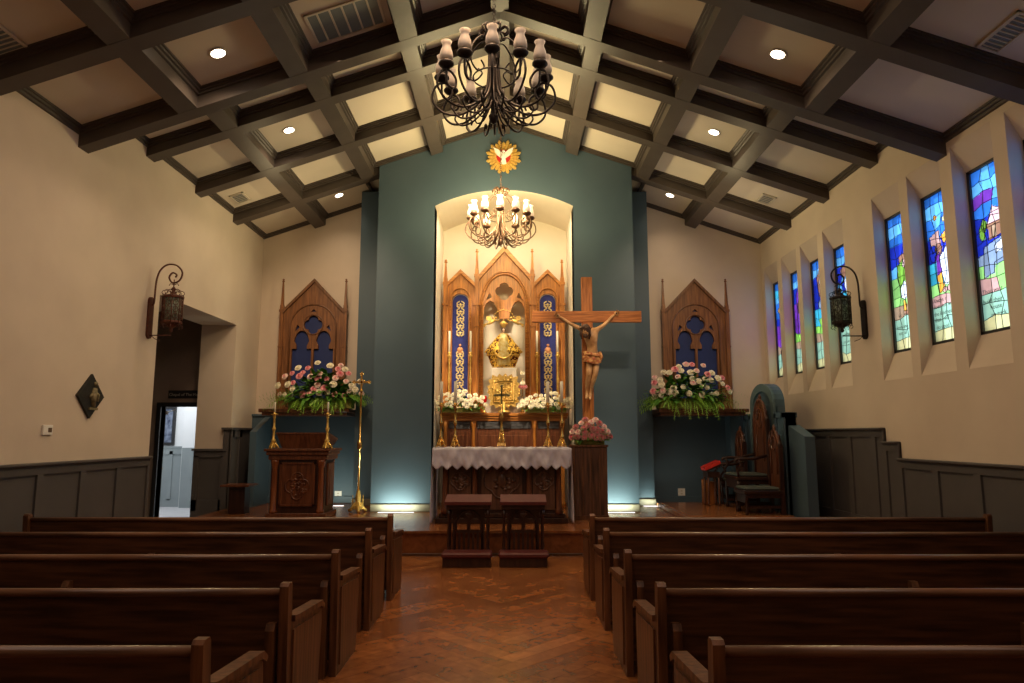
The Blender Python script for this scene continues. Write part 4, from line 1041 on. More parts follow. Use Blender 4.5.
for i, (xc_, w_) in enumerate(((ax0 + .37, .16), ((ax0 + ax1) / 2, .30), (ax1 - .37, .16))):
    m_ = MB(); m_.box(xc_ - w_ * 1.05, xc_ + w_ * 1.05, ay0 + .105, ay0 + .12, PZ + .2, 1.30); rr = random.Random(20 + i)
    m_.tube([(xc_ + w_ * .95 * (.8 + .2 * abs(math.cos(2 * q))) * math.cos(q), ay0 + .10, .98 + w_ * .9 * (.8 + .2 * abs(math.cos(2 * q))) * math.sin(q)) for q in [2 * PI * k / 32 for k in range(33)]], .014, 5, cap=False)
    m_.ball((xc_, ay0 + .10, .98), w_ * .25, 8, 0, (1, .3, 1.5)); m_.ball((xc_, ay0 + .095, .98 + w_ * .45), w_ * .13, 8, 0, (1, .5, 1))
    for k in range(14):
        a = rr.uniform(0, 6.28); r = rr.uniform(.2, .75) * w_; m_.ball((xc_ + r * math.cos(a), ay0 + .102, .98 + r * math.sin(a)), .03, 6, 0, (1.3, .4, .9))
    m_.build('carved_panel', wood('carved_brown', (.06, .024, .014), (.15, .07, .04), 'z', .35), t)
# cloth
m_ = MB(); zc = az + .012
cx0, cx1 = ax0 - .045, ax1 + .045; cy0 = ay0 - .045; cy1 = ay1
nx, ny = 60, 8; V = []; F = []
for j in range(ny + 1):
    for i in range(nx + 1):
        V.append((cx0 + (cx1 - cx0) * i / nx, cy0 + (cy1 - cy0) * j / ny, zc + .004 * math.sin(i * 1.3 + j)))
for j in range(ny):
    for i in range(nx): a = j * (nx + 1) + i; F.append((a, a + 1, a + nx + 2, a + nx + 1))
m_.add(V, F, 0, True)
nz = 10; V = []; F = []; nt_ = 14; NX_ = nt_ * 8; rr = random.Random(2)
ph = [rr.uniform(0, 6.3) for _ in range(4)]
for j in range(nz + 1):
    for i in range(NX_ + 1):
        s_ = i / NX_; tooth = abs(((s_ * nt_) % 1) - .5) * 2; dep = .33 - .065 * tooth
        q = j / nz; fold = q ** .6 * (.016 * math.sin(s_ * 47 + ph[0] + 2 * q) + .010 * math.sin(s_ * 81 + q * 5 + ph[1]) + .010 * math.sin(s_ * 23 - q * 6) + .006 * math.sin(s_ * 130 - q * 7))
        V.append((cx0 + (cx1 - cx0) * s_, cy0 - .012 * math.sin(q * 1.2) - fold - .006, zc - dep * q))
for j in range(nz):
    for i in range(NX_): a = j * (NX_ + 1) + i; F.append((a, a + NX_ + 1, a + NX_ + 2, a + 1))
m_.add(V, F, 0, True)
for sx, xe in ((-1, cx0), (1, cx1)):
    V = []; F = []; ny2, nz2 = 20, 24
    for j in range(nz2 + 1):
        for i in range(ny2 + 1):
            q = j / nz2; yy = cy0 + (cy1 - cy0) * i / ny2
            xo = sx * (.005 + .012 * q + q * .014 * math.sin(i * 1.1 + q * 2) )
            V.append((xe + xo, yy - .04 * q * (1 - i / ny2), zc - (zc - PZ - .02) * q))
    for j in range(nz2):
        for i in range(ny2): a = j * (ny2 + 1) + i; F.append((a, a + ny2 + 1, a + ny2 + 2, a + 1))
    m_.add(V, F, 0, True)
o = m_.build('altar_cloth', M['cloth']); tag(o, 'white linen cloth with zigzag front hem draped over the altar', 'altar cloth')
sm = o.modifiers.new('thickness', 'SOLIDIFY'); sm.thickness = .006; sm.offset = 1

# ================================================================ KNEELERS
def kneeler(x, label):
    t = thing('prie_dieu', label, 'kneeler', (x, 9.3, 0), 'pair of kneelers before the altar')
    w = .31; m_ = MB()
    m_.hexa([(x - w, 9.28, .765), (x + w, 9.28, .765), (x + w, 9.62, .835), (x - w, 9.62, .835), (x - w, 9.28, .805), (x + w, 9.28, .805), (x + w, 9.62, .875), (x - w, 9.62, .875)]); m_.build('armrest', M['redpad'], t, 'wine red padded top')
    m_ = MB(); m_.box(x - w + .02, x + w - .02, 9.32, 9.6, .70, .775, 0, .006); m_.box(x - w + .02, x + w - .02, 9.10, 9.62, 0, .07, 0, .006); 
    
    for sx in (-1, 1): m_.box(min(x + sx * .19, x + sx * .215), max(x + sx * .19, x + sx * .215), 9.468, 9.492, .065, .705)
    m_.build('frame', M['mahogd'], t)
    for sx in (-1, 1):
        for y in (9.36, 9.57):
            m_ = MB(); m_.lathe([(.026, .06), (.026, .16), (.014, .18), (.022, .24), (.013, .30), (.02, .45), (.013, .58), (.024, .62), (.026, .70)], (x + sx * (w - .05), y, 0), 10); m_.build('post', M['mahogd'], t)
    m_ = MB()
    m_.holed([(x - .2, .12), (x + .2, .12), (x + .2, .69), (x - .2, .69)], [lancet(x - .09, .13, .42, .50, .58), lancet(x + .09, .13, .42, .50, .58), quatre(x, .63, .045, 16)] + [[(x - .17 + k * .062, .15), (x - .14 + k * .062, .15), (x - .14 + k * .062, .38), (x - .17 + k * .062, .38)] for k in range(6)], 9.465, 9.48)
    m_.tube([(p[0], 9.46, p[1]) for p in lancet(x, .36, .14, .46, .68)], .012, 5)
    m_.build('tracery_panel', M['mahogd'], t)
    m_ = MB(); m_.box(x - w - .015, x + w + .015, 9.04, 9.34, .115, .185, 0, .02); m_.build('kneeling_pad', M['redpad'], t, 'wine red kneeling cushion')
    m_ = MB(); m_.box(x - w, x + w, 9.07, 9.32, .0, .115, 0, .006); m_.build('kneeling_shelf', M['mahogd'], t)
kneeler(-.585, 'dark wooden prie-dieu with wine red pad, left of the two before the altar')
kneeler(.15, 'dark wooden prie-dieu with wine red pad, right of the two before the altar')

# ================================================================ CRUCIFIX
t = thing('crucifix_pedestal', 'tall dark walnut box pedestal right of altar, carrying crucifix and roses', 'pedestal', (1.27, 11.45, PZ))
m_ = MB(); m_.box(1.0, 1.54, 11.2, 11.72, PZ, 1.50, 0, .006); m_.build('body', M['pedw'], t)
m_ = MB(); m_.box(.98, 1.56, 11.18, 11.74, 1.49, 1.525, 0, .005); m_.box(.985, 1.555, 11.185, 11.735, PZ, PZ + .07)
for x in (1.0, 1.13, 1.27, 1.41, 1.52): m_.box(x, x + .018, 11.19, 11.2, PZ + .07, 1.49)
m_.build('molding', M['pewz'], t)
YX = 11.62
cxu = at(586.7, 300, YX).x
t = thing('crucifix', 'large oak crucifix with carved painted corpus rising behind pink roses', 'crucifix', (cxu, YX, 1.525))
ztp = at(587, 277.5, YX).z; za0, za1 = at(587, 322.5, YX).z, at(587, 311.5, YX).z
m_ = MB(); m_.box(cxu - .093, cxu + .093, YX - .04, YX + .05, 1.525, ztp, 0, .006); m_.build('upright_beam', M['cross_z'], t)
m_ = MB(); m_.box(at(532, 317, YX).x, at(641, 317, YX).x, YX - .05, YX + .04, za0, za1, 0, .006); m_.build('cross_beam', M['cross_x'], t)
# corpus: skinned body
def J(u, v, dy): q = at(u, v, YX - .1 + dy); return (q.x, YX - .1 + dy, q.z)
def skin_body(name, verts, edges, rad, mat, parent, lvl=2):
    me = bpy.data.meshes.new(name)
    off = Vector(parent.location) if parent.parent is None else Vector(parent.parent.location)
    me.from_pydata([tuple(Vector(v) - off) for v in verts], edges, [])
    o = bpy.data.objects.new(name, me); COL.objects.link(o); o.parent = parent
    sk = o.modifiers.new('skin', 'SKIN'); sk.use_smooth_shade = True
    for i, r in enumerate(rad):
        sv = me.skin_vertices[0].data[i]; sv.radius = r if isinstance(r, tuple) else (r, r); sv.use_root = (i == 0)
    ss = o.modifiers.new('sub', 'SUBSURF'); ss.levels = lvl; ss.render_levels = lvl
    me.materials.append(mat); return o
V = []; E = []; R = []
def add(p, r, par=None):
    V.append(p); R.append(r)
    if par is not None: E.append((par, len(V) - 1))
    return len(V) - 1
pel = add(J(593.2, 357, .0), (.105, .075))
ab = add(J(592.5, 350, -.01), (.092, .062), pel)
ch = add(J(591.5, 340, -.03), (.125, .08), ab)
cl = add(J(590.6, 333, -.02), (.115, .065), ch)
nk = add(J(588.2, 329.5, -.03), .04, cl)
hd = add(J(585.6, 329.8, -.09), .045, nk)
# arms
for pts in ([(584.5, 331.0, -.02, .044), (579.5, 328.2, .0, .040), (572, 324.5, .02, .032), (569.5, 323.3, .025, .030), (563, 318.8, .03, .027), (559.6, 316.8, .035, .019)],
            [(597.0, 329.8, -.01, .044), (600.5, 327.5, .0, .040), (605.5, 323.8, .02, .032), (607.8, 321.6, .025, .030), (612.3, 316.6, .03, .026), (614.4, 314.8, .035, .019)]):
    pv = cl
    for a in pts: pv = add(J(*a[:3]), a[3], pv)
# legs
for pts in ([(590.0, 362, -.01, .070), (589.2, 368, -.05, .060), (589.0, 374.5, -.10, .047), (587.8, 381, -.06, .046), (587.0, 389, -.02, .030), (587.0, 393.5, -.01, .027), (586.7, 397.5, -.05, .026), (586.4, 399.5, -.10, .018)],
            [(596.2, 362, -.01, .070), (596.0, 368, -.05, .060), (595.2, 374.5, -.10, .047), (593.0, 381, -.06, .046), (591.0, 389, -.02, .030), (590.4, 393.5, -.01, .027), (590.0, 397.5, -.05, .026), (589.9, 399.5, -.10, .018)]):
    pv = pel
    for a in pts: pv = add(J(*a[:3]), a[3], pv)
corpus = skin_body('corpus', V, E, R, M['skin'], t)
# head, face, hair, hands (details)
def atv(u, v, dy): return Vector(J(u, v, dy))
hc = atv(585.4, 331.5, -.12)
m_ = MB(); m_.ball(hc, .075, 14, 0, (.85, 1.0, 1.22)); m_.ball(hc + Vector((-.01, -.075, -.018)), .016, 8, 0, (.8, 1, 1.5))
for sx in (-1, 1): m_.ball(hc + Vector((sx * .026 - .01, -.062, .01)), .012, 6, 0, (1.3, .6, .7)); m_.ball(hc + Vector((sx * .064, -.005, -.01)), .014, 6, 0, (.5, 1, 1.5))
m_.ball(hc + Vector((-.01, -.066, -.045)), .014, 6, 0, (1.4, .6, .5))
m_.build('head', M['skin'], corpus)
m_ = MB(); m_.ball(hc + Vector((.008, .005, .035)), .088, 14, 0, (.95, 1.0, 1.10)); m_.ball(hc + Vector((-.008, -.045, -.075)), .04, 10, 0, (1, .8, 1.2))
for sx in (-1, 1): m_.tube([hc + Vector((sx * .065, .01, .03)), hc + Vector((sx * .078, -.005, -.05)), hc + Vector((sx * .06, .0, -.13))], .026, 8, 0, [1, .9, .4])
m_.build('hair', M['hair'], corpus)
m_ = MB(); m_.tube([hc + Vector((.088 * math.cos(q), .01 + .088 * math.sin(q), .055 + .008 * math.sin(5 * q))) for q in [2 * PI * k / 30 for k in range(31)]], .011, 5, cap=False)
for k in range(14): q = 2 * PI * k / 14; m_.tube([hc + Vector((.085 * math.cos(q), .01 + .085 * math.sin(q), .055)), hc + Vector((.115 * math.cos(q), .01 + .115 * math.sin(q), .07 + .015 * (-1) ** k))], .004, 4)
m_.build('crown_of_thorns', M['hair'], corpus)
for (u, v, sx) in ((559.2, 316.6, -1), (614.8, 314.6, 1)):
    c0 = atv(u, v, .035); d = Vector((sx * .8, 0, .6 if sx < 0 else .75)).normalized(); n_ = Vector((-d.z, 0, d.x)) * sx
    m_ = MB(); m_.ball(c0 + d * .025, .034, 10, 0, (1.0, .45, 1.0))
    for k in range(4):
        b0 = c0 + d * .045 + n_ * (k - 1.5) * .016; L = (.045, .055, .052, .040)[k]; dd = (d + n_ * (k - 1.5) * .12).normalized()
        m_.tube([b0, b0 + dd * L * .5 + Vector((0, -.008, 0)), b0 + dd * L * .8 + Vector((0, -.026, 0)), b0 + dd * L * .75 + Vector((0, -.042, 0))], .0085, 6, 0, [1, .95, .85, .6])
    b0 = c0 + d * .01 + n_ * -.026; m_.tube([b0, b0 - n_ * .018 + d * .02 + Vector((0, -.01, 0)), b0 - n_ * .015 + d * .04 + Vector((0, -.025, 0))], .009, 6, 0, [1, .9, .6])
    m_.build('hand', M['skin'], corpus)
    m_ = MB(); m_.lathe([(.006, -.0), (.006, .01), (.013, .012), (.006, .018)], (0, 0, 0), 8)
    m_.v = [(c0.x + d.x * .03 + a, c0.y - .02 - c, c0.z + d.z * .03 + b) for a, b, c in m_.v]; m_.build('nail', M['iron'], corpus)
# loin cloth
m_ = MB(); lc = J(592.2, 357.5, 0); V_ = []; F_ = []
n1, n2 = 28, 8
for j in range(n2 + 1):
    for i in range(n1):
        a = 2 * PI * i / n1; q = j / n2; r = .125 + .014 * math.sin(5 * a + q * 5) + .012 * math.sin(9 * a - 7 * q) + .012 * math.sin(q * PI)
        V_.append((lc[0] + r * math.cos(a) * 1.08, lc[1] - .012 - .03 * q + r * .82 * math.sin(a), lc[2] + .085 - .185 * q + .02 * math.sin(a * 2 + 1)))
for j in range(n2):
    for i in range(n1): F_.append((j * n1 + i, j * n1 + (i + 1) % n1, (j + 1) * n1 + (i + 1) % n1, (j + 1) * n1 + i))
m_.add(V_, F_, 0, True)
m_.tube([(lc[0] + .13 * math.cos(q), lc[1] - .03 + .11 * math.sin(q), lc[2] + .03 + .015 * math.cos(3 * q)) for q in [2 * PI * k / 24 for k in range(25)]], .022, 6, cap=False)
m_.tube([(lc[0] + .13, lc[1] - .06, lc[2] + .07), (lc[0] + .15, lc[1] - .08, lc[2] + .0), (lc[0] + .12, lc[1] - .09, lc[2] - .09)], .03, 6, 0, [.7, 1, .5])
m_.build('loincloth', M['loin'], corpus)

# ================================================================ FLOWERS
def rose_mesh(name, mat, heart, R_=.05):
    m_ = MB(); rr = random.Random(hash(name) % 1000 if False else 3)
    for ring, (n, r0, r1, h, op) in enumerate(((3, .12, .34, 1.02, .2), (4, .25, .56, .98, .45), (5, .42, .80, .86, .8), (5, .55, 1.0, .62, 1.2))):
        for k in range(n):
            a = 2 * PI * k / n + ring * .7; wd = 2 * PI / n * .68; V_ = []; F_ = []
            for j in range(4):
                q = j / 3
                for i in range(5):
                    s_ = (i - 2) / 2; ang = a + s_ * wd; r = R_ * (r0 + (r1 - r0) * q ** 1.1) * (1 + .04 * s_ * s_)
                    z = R_ * (h * math.sin(q * PI / 2) ** .8 - .18 * s_ * s_ * q - (.10 * q ** 6 * op))
                    V_.append((r * math.cos(ang), r * math.sin(ang), z))
            for j in range(3):
                for i in range(4): F_.append((j * 5 + i, j * 5 + i + 1, (j + 1) * 5 + i + 1, (j + 1) * 5 + i))
            m_.add(V_, F_, 1 if ring == 0 else 0, True)
    m_.ball((0, 0, R_ * .5), R_ * .26, 6, 1, (1, 1, 1.6)); m_.ball((0, 0, R_ * .28), R_ * .72, 10, 0, (1, 1, .7))
    o = m_.build(name, [mat, heart]); return o
RO = {'w': rose_mesh('rose', M['rosew'], M['rosew']), 'p': rose_mesh('rose', M['rosep'], M['roseh']), 'l': rose_mesh('rose', M['rosel'], M['rosep']), 'd': rose_mesh('rose', M['dusty'], M['roseh'])}
def put_rose(kind, pos, nrm, sc, parent):
    o = RO[kind].copy(); COL.objects.link(o); o.parent = parent
    o.location = Vector(pos) - Vector(parent.location); o.rotation_euler = Vector(nrm).to_track_quat('Z', 'Y').to_euler(); o.scale = (sc, sc, sc)
def leaf(m_, p, d, L, w, droop=.3, mi=0):
    d = Vector(d).normalized(); up = Vector((0, 0, 1)); s_ = d.cross(up)
    if s_.length < .1: s_ = Vector((1, 0, 0))
    s_.normalize(); V_ = []; p = Vector(p)
    for j in range(5):
        q = j / 4; c = p + d * L * q + Vector((0, 0, -droop * L * q * q)); ww = w * math.sin(PI * min(.98, q * .85 + .1))
        V_ += [c - s_ * ww, c + Vector((0, 0, .12 * w)), c + s_ * ww]
    F_ = []
    for j in range(4): F_ += [(3 * j, 3 * j + 1, 3 * j + 4, 3 * j + 3), (3 * j + 1, 3 * j + 2, 3 * j + 5, 3 * j + 4)]
    m_.add(V_, F_, mi, True)
def arrangement(name, label, cx, cy, z0, hw, hh, dep, n, kinds, rs, seed, fern=True, mound=True):
    rr = random.Random(seed)
    t = thing(name, label, 'flower arrangement', (cx, cy, z0))
    m_ = MB(); m_.box(cx - hw * .62, cx + hw * .62, cy - dep * .35, cy + dep * .35, z0, z0 + hh * .22, 0, .01); m_.build('planter', M['basket'], t)
    m_ = MB()
    for k in range(int(n * 9)):
        a = rr.uniform(0, PI); b = rr.uniform(-.9, .5)
        x = math.cos(a) * rr.uniform(.2, .95); zz = math.sin(a) * rr.uniform(.1, .9)
        leaf(m_, (cx + x * hw * .75, cy + b * dep * .5, z0 + hh * .15 + zz * hh * .65), (x + rr.uniform(-.6, .6), -.5 + b + rr.uniform(-.4, .4), .25 + zz * .7 + rr.uniform(-.3, .3)), hh * rr.uniform(.18, .34), hh * .045, rr.uniform(.1, .6))
    m_.build('foliage', M['leaf'], t)
    if fern:
        m_ = MB()
        for k in range(60):
            s_ = rr.uniform(-1, 1); side = abs(s_) > .72
            p = Vector((cx + s_ * hw * .72, cy - dep * .35, z0 + hh * rr.uniform(.14, .34)))
            d = Vector((s_ * (1.2 if side else .3) + rr.uniform(-.3, .3), -.55, rr.uniform(-.25, .25) if side else rr.uniform(-.9, -.1))).normalized()
            L = hh * (rr.uniform(.40, .62) if side else rr.uniform(.24, .40))
            for j in range(9):
                q = j / 9; c = p + d * L * q + Vector((0, 0, -.35 * L * q * q)); sd = d.cross(Vector((0, 1, 0))).normalized()
                for sg in (-1, 1): leaf(m_, c, d * .6 + sd * sg, L * .26 * (1 - q * .6), hh * .009, .2)
            leaf(m_, p, d, L, hh * .008, .35)
        m_.build('fern', M['leafl'], t, 'bright green fern fronds')
        for k in range(14):
            pass
    # flowers with spacing over the dome
    pts = []; tries = 0
    while len(pts) < n and tries < 6000:
        tries += 1
        a = rr.uniform(.03, PI - .03); r = math.sqrt(rr.uniform(.0, 1)); x = math.cos(a) * r; zz = math.sin(a) * r
        if all((x - p[0]) ** 2 * hw * hw + (zz - p[1]) ** 2 * hh * hh > (rs * 1.6) ** 2 for p in pts): pts.append((x, zz))
    for x, zz in pts:
        y = cy - dep * .5 * math.sqrt(max(0, 1 - x * x * .8 - zz * zz * .8)) - .03
        put_rose(rr.choice(kinds), (cx + x * hw * .86, y, z0 + hh * .24 + zz * hh * .74), (x * .7, -1, .15 + zz * .9), rs / .05 * rr.uniform(.8, 1.12), t)
    return t
pl = at(320, 400, 13.62); pr = at(688, 400, 13.62)
arrangement('flower_arrangement', 'wide pink and cream rose arrangement with ferns on the left shelf', -3.66, 13.18, 2.18, .98, .90, .40, 40, 'wwlplwwp', .066, 11)
arrangement('flower_arrangement', 'wide pink and cream rose arrangement with ferns on the right shelf', 3.36, 13.14, 2.18, .92, .88, .40, 42, 'wwlplwwp', .066, 12)
pl = at(462, 410, 12.98); pr = at(545, 410, 12.98)
arrangement('flower_arrangement', 'low white rose arrangement on the left end of the back altar', pl.x - .03, 13.00, 2.10, .60, .40, .20, 34, 'w', .050, 13, False)
arrangement('flower_arrangement', 'low white rose arrangement on the right end of the back altar', pr.x + .03, 13.00, 2.10, .60, .38, .20, 32, 'w', .050, 14, False)
pb = at(590, 440, 11.33)
arrangement('rose_bouquet', 'round bunch of dusty pink roses on the crucifix pedestal', pb.x, 11.36, 1.525, .37, .42, .30, 40, 'dddl', .056, 15, False)
# small vase with white and pink blooms right of the plinth
p = at(522.5, 395, 13.24)
t = thing('flower_vase', 'slim vase with two white and a few pink blooms right of the shrine', 'vase', (p.x, 13.24, 2.10))
m_ = MB(); m_.lathe([(.04, 0), (.045, .02), (.02, .06), (.03, .16), (.04, .2), (.02, .24)], (p.x, 13.24, 2.1), 12); m_.tube([(p.x, 13.24, 2.3), (p.x, 13.24, 2.78)], .006, 5); m_.build('vase', M['brass'], t)
for k, (dx, v, kd) in enumerate(((0, 374, 'w'), (.0, 383.5, 'w'), (-.05, 387.5, 'd'), (.05, 387.5, 'd'), (0, 388, 'd'))):
    put_rose(kd, (p.x + dx, 13.18, at(522, v, 13.24).z), (0, -1, .4), .95, t)
m_ = MB()
for k in range(14): leaf(m_, (p.x, 13.24, 2.4 + .02 * k), (math.cos(k * 2.1), math.sin(k * 2.1), .3), .07, .015)
m_.build('foliage', M['leaf'], t)
p = at(484.3, 398, 13.26); t = thing('votive_light', 'small red glass votive lamp left of the gilded shrine', 'votive', (p.x, 13.26, 2.10))
m_ = MB(); m_.lathe([(.05, 0), (.045, .02), (.015, .04), (.015, .17), (.03, .19)], (p.x, 13.26, 2.1), 12); m_.build('stand', M['brass'], t)
m_ = MB(); m_.lathe([(.025, .19), (.05, .22), (.055, .28), (.045, .33)], (p.x, 13.26, 2.1), 12); m_.build('red_glass', M['redglass'], t)
for o in RO.values(): bpy.data.objects.remove(o)

# ================================================================ AMBO (lectern), left
lx0, lx1, ly0, ly1 = -3.99, -3.01, 11.3, 12.0
t = thing('ambo', 'square carved mahogany ambo with corner columns and carved quatrefoil, left of altar', 'lectern', ((lx0 + lx1) / 2, 11.65, PZ))
m_ = MB(); m_.box(lx0 + .05, lx1 - .05, ly0 + .05, ly1 - .05, PZ + .08, 1.30); m_.build('body', M['mahogd'], t)
m_ = MB(); m_.box(lx0 - .0, lx1 + .0, ly0 - .0, ly1, PZ + .001, PZ + .09, 0, .01); m_.build('base', M['mahog'], t)
m_ = MB(); m_.box(lx0 - .05, lx1 + .05, ly0 - .05, ly1 + .05, 1.42, 1.46, 0, .006); m_.box(lx0 - .02, lx1 + .02, ly0 - .02, ly1 + .02, 1.36, 1.42, 0, .006); m_.box(lx0 + .01, lx1 - .01, ly0 + .01, ly1 - .01, 1.28, 1.36, 0, .006); m_.build('cornice', M['mahog'], t)
m_ = MB()
a = (lx0 + .17, lx1 - .10, ly0 + .20, ly1 - .08); b = (lx0 + .08, lx1 - .04, ly0 + .15, ly1 + .05)
m_.hexa([(a[0], a[2], 1.46), (a[1], a[2], 1.46), (a[1], a[3], 1.46), (a[0], a[3], 1.46), (b[0], b[2], 1.70), (b[1], b[2], 1.70), (b[1], b[3], 1.60), (b[0], b[3], 1.60)])
m_.hexa([(b[0] - .01, b[2] - .01, 1.70), (b[1] + .01, b[2] - .01, 1.70), (b[1] + .01, b[3], 1.60), (b[0] - .01, b[3], 1.60), (b[0] - .01, b[2] - .01, 1.725), (b[1] + .01, b[2] - .01, 1.725), (b[1] + .01, b[3], 1.625), (b[0] - .01, b[3], 1.625)])
m_.build('desk', M['mahog'], t)
for x in (lx0 + .11, lx1 - .11):
    for y in (ly0 + .06, ly1 - .08):
        m_ = MB(); m_.lathe([(.065, PZ + .09), (.065, PZ + .13), (.05, PZ + .16), (.046, 1.14), (.052, 1.16), (.068, 1.24), (.07, 1.28)], (x, y, 0), 14); m_.build('column', wood('mahogany_column', (.13, .035, .013), (.26, .085, .03), 'z', .25), t)
m_ = MB(); xc_ = (lx0 + lx1) / 2; zc_ = .86; yy = ly0 + .05
m_.box(xc_ - .29, xc_ + .29, yy - .012, yy, PZ + .2, 1.24)
for s4 in ((xc_ - .29, xc_ - .26, PZ + .2, 1.24), (xc_ + .26, xc_ + .29, PZ + .2, 1.24), (xc_ - .29, xc_ + .29, PZ + .2, PZ + .23), (xc_ - .29, xc_ + .29, 1.21, 1.24)): m_.box(s4[0], s4[1], yy - .03, yy, s4[2], s4[3])
for k in range(4):
    a = k * PI / 2; m_.tube([(xc_ + .10 * math.cos(a) + .095 * math.cos(q), yy - .018, zc_ + .11 * math.sin(a) + .105 * math.sin(q)) for q in [a - 2.0 + 4.0 * i / 14 for i in range(15)]], .013, 6)
rr = random.Random(4)
for k in range(26): a = rr.uniform(0, 6.28); r = rr.uniform(.02, .17); m_.ball((xc_ + r * math.cos(a), yy - .014, zc_ + r * math.sin(a)), .024, 6, 0, (1.2, .45, .9))
m_.build('carved_panel', M['mahog'], t)
m_ = MB(); m_.box(lx1 - .05, lx1 - .02, ly0 + .17, ly1 - .18, PZ + .2, 1.22, 0, .004); m_.box(lx1 - .03, lx1 - .012, ly0 + .25, ly1 - .26, PZ + .3, 1.12); m_.build('side_panel', M['mahog'], t)
for u, lab in ((273.5, 'ornate gilt candlestick on the left corner of the ambo'), (327, 'ornate gilt candlestick on the right corner of the ambo')):
    y = 11.33; p = at(u, 440, y); candlestick(lab, p.x, y, 1.46, at(u, 414, y).z, at(u, 402, y).z, 'gilt candlesticks on the ambo', .075, .014, M['gold'])

# processional cross
pxc = -2.70; pyc = 12.25
t = thing('processional_cross', 'tall polished brass processional cross standing right of the ambo', 'processional cross', (pxc, pyc, PZ))
m_ = MB()
for k in range(3):
    a = 2 * PI * k / 3 - PI / 2 + .3; m_.tube([(pxc + .17 * math.cos(a), pyc + .17 * math.sin(a), PZ + .02), (pxc + .12 * math.cos(a), pyc + .12 * math.sin(a), PZ + .06), (pxc + .05 * math.cos(a), pyc + .05 * math.sin(a), PZ + .16)], .03, 6, 0, [1, .9, .8])
    m_.tube([(pxc + .10 * math.cos(a), pyc + .10 * math.sin(a), PZ + .12), (pxc + .10 * math.cos(a), pyc + .10 * math.sin(a), PZ + .30)], .012, 5, 0, [1, .3])
m_.lathe([(.10, PZ + .06), (.09, PZ + .12), (.045, PZ + .18), (.05, PZ + .28), (.028, PZ + .38)], (pxc, pyc, 0), 6, smooth=False); m_.build('base', M['gold'], t)
ztop = 2.78; zk = at(363, 445, pyc).z
m_ = MB(); m_.lathe([(.020, PZ + .36), (.019, zk - .08), (.045, zk - .06), (.05, zk), (.045, zk + .06), (.02, zk + .09), (.018, 2.44), (.035, 2.47), (.02, 2.5)], (pxc, pyc, 0), 12); m_.build('staff', M['brass'], t)
m_ = MB(); m_.box(pxc - .016, pxc + .016, pyc - .012, pyc + .012, 2.48, ztop - .02); m_.box(pxc - .13, pxc + .13, pyc - .012, pyc + .012, 2.605, 2.64)
for q in ((0, ztop - .01), (-.135, 2.622), (.135, 2.622)):
    for d in ((0, .022), (-.022, 0), (.022, 0), (0, -.018)): m_.ball((pxc + q[0] + d[0], pyc, q[1] + d[1]), .018, 6)
m_.tube([(pxc + .05 * math.cos(a), pyc, 2.622 + .05 * math.sin(a)) for a in [2 * PI * k / 16 for k in range(17)]], .006, 5, cap=False)
m_.build('cross', M['brass'], t)

# small side table left
t = thing('side_table', 'small dark reddish wooden side table by the left opening', 'table', (-4.74, 12.1, PZ))
m_ = MB(); m_.box(-5.0, -4.5, 11.9, 12.35, .80, .835, 0, .006); m_.build('tabletop', M['mahog'], t)
m_ = MB(); m_.box(-4.88, -4.60, 12.0, 12.25, PZ, .80, 0, .006); m_.box(-4.84, -4.64, 11.99, 12.0, PZ + .08, .74); m_.build('pedestal', M['mahogd'], t)

# floor strip lights
for i, (x, y, w) in enumerate(STRIPS):
    lab = ('left of the altar niche', 'right of the crucifix pedestal', 'at the left front wall beside the brass cross', 'at the right front wall')[i]
    t = thing('floor_light', 'lit linear floor light %s' % lab, 'floor light', (x, y, PZ), 'linear floor wash lights')
    m_ = MB(); m_.box(x - w / 2 - .02, x + w / 2 + .02, y - .04, y + .04, PZ + .0005, PZ + .008); m_.build('housing', M['ventw'], t)
    m_ = MB(); m_.box(x - w / 2, x + w / 2, y - .02, y + .02, PZ + .008, PZ + .013); m_.build('lens', M['strip'], t)
# wall outlets
for u, v, yy, lab in ((681.5, 495.5, YF - .165, 'white outlet cover low on right teal dado'), (338.2, 498, YF - .165, 'white outlet cover low on left teal dado beside the ambo')):
    p = at(u, v - 3, yy); t = thing('wall_outlet', lab, 'outlet', (p.x, yy, p.z))
    m_ = MB(); m_.box(p.x - .07, p.x + .07, yy - .012, yy + .003, p.z - .06, p.z + .08, 0, .003); m_.build('cover', M['plate'], t)
    m_ = MB(); m_.box(p.x - .02, p.x + .02, yy - .014, yy - .011, p.z + .02, p.z + .045); m_.box(p.x - .02, p.x + .02, yy - .014, yy - .011, p.z - .03, p.z - .005); m_.build('socket', M['ventw'], t)

# ================================================================ PRESIDER'S CHAIRS, right
# arched backing screen
t = thing('arched_screen', 'teal arched screen wall standing behind the carved chairs at right', 'screen', (4.6, 12.3, PZ))
m_ = MB(); XF = 4.50
def archface(y0, y1, zs, zt, n=14):
    c = (y0 + y1) / 2; h = (y1 - y0) / 2; return [(y0, PZ)] + [(c - h * math.cos(PI * i / n), zs + (zt - zs) * math.sin(PI * i / n) ** .85) for i in range(n + 1)] + [(y1, PZ)]
m_.prism(archface(11.8, 12.97, 2.18, 2.60), 'x', XF + .04, XF + .20)
m_.build('arch_panel', M['teal'], t)
m_ = MB(); A = archface(11.8, 12.97, 2.18, 2.60); B = archface(11.93, 12.84, 2.14, 2.46)
for i in range(len(A) - 1):
    a, b, c, d = A[i], A[i + 1], B[i + 1], B[i]
    m_.hexa([(XF, a[0], a[1]), (XF, b[0], b[1]), (XF, c[0], c[1]), (XF, d[0], d[1]), (XF + .06, a[0], a[1]), (XF + .06, b[0], b[1]), (XF + .06, c[0], c[1]), (XF + .06, d[0], d[1])])
